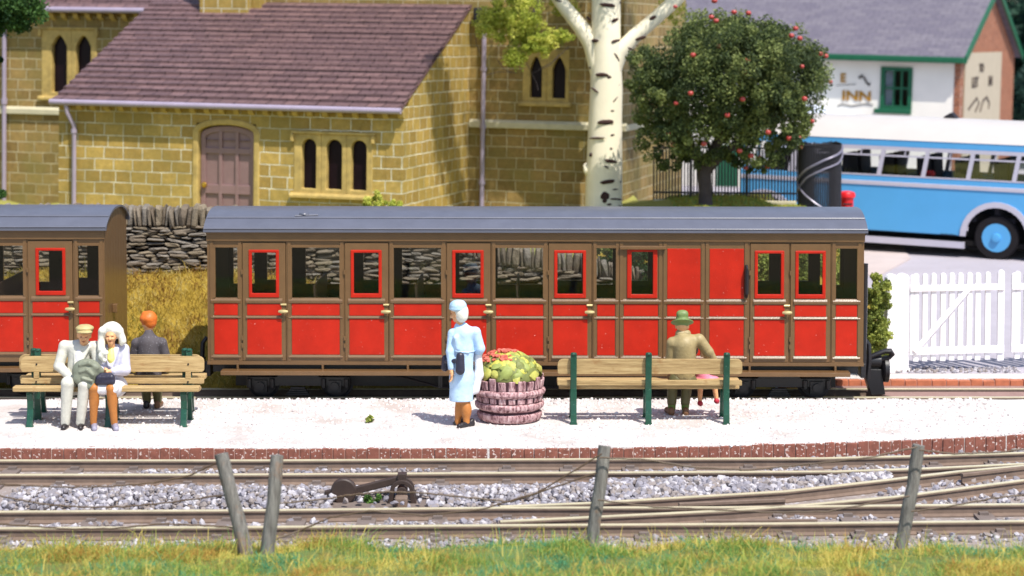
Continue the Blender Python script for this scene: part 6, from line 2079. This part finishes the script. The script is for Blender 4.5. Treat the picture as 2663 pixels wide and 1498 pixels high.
coat += [Cc(nk + (-.08, -.06, -.0), chs + (-.01, -.15, -.1), .024, .024, .02), Cc(nk + (.085, -.05, .0), chs + (.02, -.155, -.12), .026, .026, .02)]
skirt = [Cc(hl, kl + (.0, .02, -.005), .115, .078, .06), Cc(hr, kr + (.01, .02, -.005), .12, .082, .06), Cc((hl + hr) / 2, (kl + kr) / 2 + (0, .04, -.015), .11, .07, .06), Cc(pel - (.06, 0, .02), pel + (.06, 0, -.02), .14, .14, .05), Cc(hr + (.02, -.1, 0), kr + (.045, .1, -.05), .07, .05, .05)]
stk = []
limbs(stk, kl + (0, .02, 0), kl, al, (.066, .066, .043)); limbs(stk, kr + (0, .02, 0), kr, ar_, (.066, .066, .043))
for k_, a_ in ((kl, al), (kr, ar_)): stk += [El(k_ * .62 + a_ * .38 + (0, .025, 0), (.058, .06, .1), .03)]
scarf = [El(hd + (0, .05, .055), (.135, .105, .12), .03), Cc(hd + (-.1, -.02, .07), hd + (.1, -.02, .075), .05, .05, .04), Cc(hd + (-.0, -.03, .11), hd + (.02, 0, .12), .06, .06, .03), Cc(hd + (-.115, .0, .05), hd + (-.13, .01, -.1), .05, .045, .03), Cc(hd + (.115, -.01, .06), hd + (.15, .0, -.07), .045, .045, .03), Cc(hd + (.14, 0, -.03), hd + (.135, .0, -.1), .04, .03, .02), Cc(hd + (-.12, -.02, -.1), hd + (-.12, -.06, -.19), .05, .045, .03)]
lap_ = [El(hd + (-.10, -.1, -.165), (.05, .035, .045), .02), El(hd + (-.055, -.125, -.20), (.045, .03, .04), .02), El(hd + (-.1, -.11, -.24), (.045, .035, .05), .02), Cc(hd + (-.11, -.08, -.26), hd + (-.07, -.1, -.30), .04, .03, .02)]
bag = [Cc(Q(258, 983, D - .38), Q(290, 981, D - .38), .045, .042, .02), Cc(Q(255, 993, D - .38), Q(292, 992, D - .38), .04, .04, .02), Cc(Q(263, 973, D - .37), Q(287, 972, D - .37), .018, .018, .02)]
base = Q(290, 1112, D - .3); base[2] = 0
root = person(base, 'woman in cream headscarf and pale coat seated with a dark handbag on her knees', body, sp, [
    ('coat', coat, 'lav', .008, None), ('skirt', skirt, 'shirt', .008, None), ('stockings', stk, 'skin_tan', .007, None), ('headscarf', scarf, 'cream', .007, None), ('scarf_bow', lap_, 'cream', .007, None),
    ('blouse', [El(chs + (.012, -.115, -.03), (.05, .05, .12), .02), Cc(nk + (0, -.06, -.02), chs + (.012, -.13, -.02), .04, .045, .03)], 'yellow', .007, None),
    ('shoe', shoe(al * (1, 1, 0) + (0, .05, .0), tl * (1, 1, 0), .043), 'shoe_grey', .007, .0), ('shoe', shoe(ar_ * (1, 1, 0) + (0, .05, 0), tr_ * (1, 1, 0), .043), 'shoe_grey', .007, .0)], 'people on the platform')
hb = thing('handbag', tuple(Q(274, 995, D - .38)), 'dark navy handbag on the lap of the seated woman', 'handbag')
sculpt('bag_body', bag, M['bag_dark'], hb, np.array(hb.location), .007)

# ---- man in the orange hat, back turned
D = 26.12
hd = Q(386, 843, D + .05); nk = Q(387, 868, D + .02); chs = Q(387, 895, D); pel = Q(388, 985, D - .02)
shl, shr = Q(356, 893, D), Q(420, 892, D)
ell, elr = Q(346, 940, D + .03), Q(434, 940, D + .03)
wl_, wr_ = Q(362, 965, D + .24), Q(424, 965, D + .24)
hl, hr = Q(374, 985, D), Q(402, 985, D)
kl, kr = Q(376, 985, D + .42), Q(408, 985, D + .42)
al, ar_ = Q(382, 1042, D + .46), Q(410, 1042, D + .46)
Hp, sp = head(hd, (.25, 1, 0))
body = Hp + [Cc(nk - (0, 0, .04), hd - (0, 0, .05), .05, .05, .02), Cc(chs, pel, .11, .115, .05), Cc(shl, shr, .05, .05, .05)]
limbs(body, shl, ell, wl_, (.046, .04, .028)); limbs(body, shr, elr, wr_, (.046, .04, .028))
limbs(body, hl, kl, al, (.075, .058, .036)); limbs(body, hr, kr, ar_, (.075, .058, .036))
body += hand(wl_, (.3, .9, -.1), (1, 0, 0), .5) + hand(wr_, (-.3, .9, -.1), (-1, 0, 0), .5)
coat = [Cc(chs, pel, .145, .165, .06), Cc(shl, shr, .07, .07, .05), Cc(nk - (.0, .0, .05), nk + (0, 0, .005), .075, .06, .04)]
limbs(coat, shl, ell, wl_, (.07, .065, .05)); limbs(coat, shr, elr, wr_, (.07, .065, .05))
trs = []
limbs(trs, hl, kl, al, (.1, .08, .055)); limbs(trs, hr, kr, ar_, (.1, .08, .055))
hat = [El(hd + (-.002, 0, .075), (.112, .115, .085), .02), Cc(hd + (.012, .0, .03), hd + (.012, 0, .08), .098, .1, .02), Cc(hd + (-.05, -.02, .14), hd + (.04, -.02, .12), .03, .03, .03)]
base = Q(392, 1050, D + .4); base[2] = 0
person(base, 'man in bright orange hat and charcoal coat seated with his back turned', body, [], [
    ('coat', coat, 'charcoal', .008, None), ('trousers', trs, 'trouser_olive', .008, None), ('hat', hat, 'orange', .007, None),
    ('shoe', shoe(al * (1, 1, 0) + (0, -.05, 0), al * (1, 1, 0) + (-.02, .2, 0), .046), 'shoe_black', .007, 0), ('shoe', shoe(ar_ * (1, 1, 0) + (0, -.05, 0), ar_ * (1, 1, 0) + (.02, .2, 0), .046), 'shoe_brown', .007, 0)], 'people on the platform')

# ---- standing woman in the pale blue coat
D = 25.3
hd = Q(1192, 815, D - .02); nk = Q(1199, 842, D); chs = Q(1205, 868, D); wst = Q(1206, 912, D); pel = Q(1203, 950, D)
shl, shr = Q(1178, 868, D), Q(1236, 864, D + .0)
ell, elr = Q(1172, 915, D - .05), Q(1248, 906, D + .02)
wl_, wr_ = Q(1174, 962, D - .1), Q(1238, 932, D + .20)
hl, hr = Q(1194, 960, D), Q(1214, 960, D)
kl, kr = Q(1197, 1040, D + .02), Q(1210, 1040, D - .03)
al, ar_ = Q(1190, 1098, D + .04), Q(1213, 1098, D - .06)
Hp, sp = head(hd, (-1, .55, -.1), (-.08, 0, 1), .98)
body = Hp + [Cc(nk - (0, 0, .03), hd - (0, 0, .05), .046, .046, .02), Cc(chs, pel, .1, .115, .05), Cc(shl, shr, .045, .045, .05)]
limbs(body, shl, ell, wl_, (.042, .036, .026)); limbs(body, shr, elr, wr_, (.042, .036, .026))
limbs(body, hl, kl, al, (.08, .052, .034)); limbs(body, hr, kr, ar_, (.08, .052, .034))
body += hand(wl_, (.08, -.1, -1), (.3, -1, 0), .35, 1.1) + hand(wr_, (-.8, .4, 0), (0, 0, 1), .5)
hem = Q(1196, 1040, D); hem2 = Q(1206, 1036, D)
coat = [Cc(chs, wst, .125, .118, .05), Cc(shl, shr, .062, .066, .05), Cc(wst, Q(1201, 985, D), .122, .145, .05), Cc(Q(1199, 980, D), Q(1196, 1045, D), .142, .138, .05), Cc(nk - (.03, 0, .035), nk + (.03, 0, -.035), .055, .055, .03),
        Cc(Q(1215, 980, D - .02), Q(1211, 1040, D - .02), .07, .09, .06)]
limbs(coat, shl, ell, wl_ + (0, .01, .03), (.066, .06, .046)); limbs(coat, shr, elr, wr_, (.068, .066, .05))
coat += [Cc(Q(1184, 878, D - .12), Q(1190, 905, D - .1), .03, .03, .05)]
belt = [El(wst + (0, 0, .0), (.145, .142, .024), .01), Cc(wst + (-.09, -.105, .012), wst + (.06, -.125, -.005), .02, .016, .01)]
stk = []
limbs(stk, kl + (0, 0, .06), kl, al, (.062, .06, .04)); limbs(stk, kr + (0, 0, .06), kr, ar_, (.062, .062, .042))
for k_, a_ in ((kl, al), (kr, ar_)): stk += [El(k_ * .55 + a_ * .45 + (.015, -.01, 0), (.06, .06, .1), .03)]
hair = [El(hd + (.035, -.005, .02), (.095, .105, .11), .02), Cc(hd + (.05, -.03, -.04), hd + (.03, .02, -.075), .07, .06, .03)]
hat = [El(hd + (-.004, -.005, .098), (.112, .11, .078), .02), El(hd + (-.004, -.005, .062), (.116, .112, .03), .02), Cc(hd + (-.05, -.06, .14), hd + (.05, -.02, .145), .02, .02, .03)]
white = [Cc(Q(1244, 925, D + .06), Q(1246, 975, D + .05), .045, .06, .03), Cc(Q(1244, 975, D + .05), Q(1237, 1015, D + .02), .055, .05, .03), Cc(Q(1237, 1012, D + .02), Q(1226, 1024, D - .0), .045, .03, .02)]
bag = [Cc(Q(1158, 932, D + .02), Q(1157, 956, D + .02), .045, .05, .02), Cc(Q(1197, 926, D - .17), Q(1197, 963, D - .18), .052, .06, .03), Cc(Q(1162, 940, D - .05), Q(1192, 938, D - .15), .03, .03, .03)]
base = Q(1200, 1112, D); base[2] = 0
person(base, 'standing woman in pale blue belted coat and hat, seen from behind', body, sp, [
    ('coat', coat, 'blue_coat', .008, float(Q(1196, 1041, D)[2])), ('belt', belt, 'blue_coat', .007, None), ('stockings', stk, 'skin_tan', .007, None), ('hair', hair, 'cream', .007, None), ('hat', hat, 'blue_hat', .007, None),
    ('shawl', white, 'shirt', .008, None),
    ('shoe', shoe(al * (1, 1, 0) + (.05, .05, 0), al * (1, 1, 0) + (-.06, -.02, 0), .042), 'shoe_black', .007, 0), ('shoe', shoe(ar_ * (1, 1, 0) + (.07, .06, 0), ar_ * (1, 1, 0) + (-.12, -.12, 0), .042), 'shoe_black', .007, 0)], 'people on the platform')
hb = thing('handbag', tuple(Q(1180, 970, D - .06)), 'black handbag hanging from the arm of the woman in blue', 'handbag')
sculpt('bag_body', bag, M['bag_dark'], hb, np.array(hb.location), .008)

# ---- man in the green hat, back turned
D = 25.74
hd = Q(1774, 848, D + .03); nk = Q(1776, 866, D + .01); chs = Q(1780, 898, D); pel = Q(1778, 972, D + .02)
shl, shr = Q(1748, 892, D), Q(1818, 884, D)
ell, elr = Q(1742, 945, D + .04), Q(1842, 916, D + .03)
wl_, wr_ = Q(1756, 975, D + .24), Q(1862, 950, D + .13)
hl, hr = Q(1760, 990, D), Q(1790, 990, D)
kl, kr = Q(1749, 985, D + .40), Q(1788, 985, D + .40)
al, ar_ = Q(1747, 1058, D + .36), Q(1782, 1058, D + .36)
Hp, sp = head(hd, (.1, 1, -.1))
body = Hp + [Cc(nk - (0, 0, .04), hd - (0, 0, .05), .055, .055, .02), Cc(chs, pel, .115, .115, .05), Cc(shl, shr, .05, .05, .05)]
limbs(body, shl, ell, wl_, (.046, .04, .028)); limbs(body, shr, elr, wr_, (.046, .04, .028))
limbs(body, hl, kl, al, (.075, .058, .038)); limbs(body, hr, kr, ar_, (.075, .058, .038))
body += hand(wl_, (.3, .9, -.1), (1, 0, 0), .5) + hand(wr_, (-.3, .5, -.7), (-1, .2, 0), .5)
coat = [Cc(chs, pel, .155, .15, .06), Cc(shl + (.01, 0, 0), shr - (.01, 0, 0), .075, .075, .06), Cc(nk - (.02, 0, .045), nk + (.02, 0, -.03), .07, .06, .04)]
limbs(coat, shl, ell, wl_, (.074, .066, .05)); limbs(coat, shr, elr, wr_, (.08, .07, .052))
coll = [Cc(nk - (.04, 0, .012), nk + (.045, 0, -.012), .06, .06, .03)]
trs = []
limbs(trs, hl, kl, al + (0, 0, .06), (.1, .076, .062)); limbs(trs, hr, kr, ar_ + (0, 0, .06), (.1, .076, .062)); trs += [Cc(hl, hr, .1, .1, .05)]
sock = [Cc(al + (0, 0, .05), al - (0, 0, .02), .056, .05, .01)], [Cc(ar_ + (0, 0, .05), ar_ - (0, 0, .02), .056, .05, .01)]
tl_ = np.array(Matrix.Rotation(R(-22), 3, 'X'))
hat = [El(hd + (0, -.01, .05), (.15, .165, .026), .015, tl_), Cc(hd + (0, 0, .06), hd + (0, .0, .135), .096, .074, .02), Cc(hd + (-.035, -.02, .165), hd + (.035, -.02, .165), .04, .04, .03)]
base = Q(1765, 1072, D + .3); base[2] = 0
person(base, 'man in moss green hat and tan jacket seated with his back turned', body, [], [
    ('jacket', coat, 'olive_coat', .008, None), ('collar', coll, 'olive_coat', .007, None), ('trousers', trs, 'trouser_olive', .008, None), ('hat', hat, 'hat_green', .007, None),
    ('sock', sock[0], 'sock_green', .007, None), ('sock', sock[1], 'sock_green', .007, None),
    ('shoe', shoe(al * (1, 1, 0) + (-.01, -.06, 0), al * (1, 1, 0) + (-.06, .2, 0), .048), 'shoe_brown', .007, 0), ('shoe', shoe(ar_ * (1, 1, 0) + (-.0, -.06, 0), ar_ * (1, 1, 0) + (.03, .2, 0), .048), 'shoe_brown', .007, 0)], 'people on the platform')

# ---- child in pink at his side
D = 25.9
hd = Q(1800, 912, D + .05); nk = Q(1806, 934, D + .03); chs = Q(1818, 948, D + .02); pel = Q(1832, 986, D)
shl, shr = Q(1806, 945, D + .02), Q(1836, 945, D + .02)
kl, kr = Q(1822, 990, D + .26), Q(1856, 990, D + .26)
al, ar_ = Q(1820, 1042, D + .27), Q(1863, 1036, D + .27)
hl, hr = Q(1822, 990, D), Q(1848, 990, D)
Hp, sp = head(hd, (-.4, 1, 0), (0, 0, 1), .86)
body = Hp + [Cc(nk - (0, 0, .02), hd - (0, 0, .05), .036, .036, .02), Cc(chs, pel, .07, .075, .04), Cc(shl, shr, .032, .032, .03)]
limbs(body, shl, Q(1802, 965, D + .06), Q(1812, 980, D + .2), (.032, .028, .022)); limbs(body, shr, Q(1846, 965, D + .06), Q(1842, 982, D + .2), (.032, .028, .022))
limbs(body, hl, kl, al, (.05, .042, .028)); limbs(body, hr, kr, ar_, (.05, .042, .028))
body += hand(Q(1812, 980, D + .2), (.2, 1, -.1), (1, 0, 0), .5, .7) + hand(Q(1842, 982, D + .2), (-.2, 1, -.1), (-1, 0, 0), .5, .7)
dress = [Cc(chs, pel, .085, .09, .04), Cc(shl, shr, .045, .045, .03), Cc(Q(1818, 990, D), Q(1860, 990, D), .058, .06, .03), Cc(hl, kl + (0, -.03, .01), .07, .055, .03), Cc(hr, kr + (0, -.03, .01), .07, .055, .03), Cc(Q(1815, 990, D - .03), Q(1862, 989, D - .03), .035, .035, .02)]
hair = [El(hd + (0, -.025, .02), (.08, .08, .095), .02)]
base = Q(1835, 1050, D + .2); base[2] = 0
person(base, 'small child in pink dress and red shoes, beside the man in green hat', body, [], [
    ('dress', dress, 'pink', .007, None), ('hair', hair, 'hair_brown', .007, None),
    ('shoe', [Cc(al - (0, .02, .03), al + (.02, .1, -.06), .036, .034, .02)], 'shoe_red', .006, None), ('shoe', [Cc(ar_ - (0, .02, .03), ar_ + (.02, .1, -.06), .036, .034, .02)], 'shoe_red', .006, None)], 'people on the platform')
# ================================================================== camera, light
cam = bpy.data.cameras.new('camera'); co = bpy.data.objects.new('camera', cam); COL.objects.link(co)
co.location = CAM; co.rotation_euler = (R(90) - PITCH, 0, 0)
cam.sensor_width = 36; cam.sensor_fit = 'HORIZONTAL'
cam.lens = FPX / 2663 * 36
cam.shift_y = -(749 - PV) / 2663
cam.clip_start = 1; cam.clip_end = 600
cam.dof.use_dof = True; cam.dof.focus_distance = 24.6; cam.dof.aperture_fstop = .95
sc.camera = co
EL, AZ = R(58), R(33)      # sun high, in front of the scene and to the right
sd = Vector((math.cos(EL) * math.sin(AZ), -math.cos(EL) * math.cos(AZ), math.sin(EL)))
sun = bpy.data.lights.new('sun', 'SUN'); so = bpy.data.objects.new('sun', sun); COL.objects.link(so)
sun.energy = 4.2; sun.angle = R(.55); sun.color = (1, .955, .88)
so.rotation_euler = sd.to_track_quat('Z', 'Y').to_euler(); so.location = sd * 60
wd = bpy.data.worlds.new('World'); sc.world = wd; wd.use_nodes = True
nt = wd.node_tree; nt.nodes.clear()
sk = nt.nodes.new('ShaderNodeTexSky'); sk.sky_type = 'NISHITA'; sk.sun_disc = False; sk.sun_elevation = EL
sk.sun_rotation = math.atan2(sd.x, sd.y)
bgk = nt.nodes.new('ShaderNodeBackground'); bgk.inputs[1].default_value = .145
ow = nt.nodes.new('ShaderNodeOutputWorld')
nt.links.new(sk.outputs[0], bgk.inputs[0]); nt.links.new(bgk.outputs[0], ow.inputs[0])
vs_ = sc.view_settings; vs_.view_transform = 'Standard'; vs_.look = 'None'; vs_.exposure = .45; vs_.gamma = 1
sc.render.engine = 'CYCLES'
sc.cycles.use_denoising = True
sc.cycles.max_bounces = 8; sc.cycles.transparent_max_bounces = 24
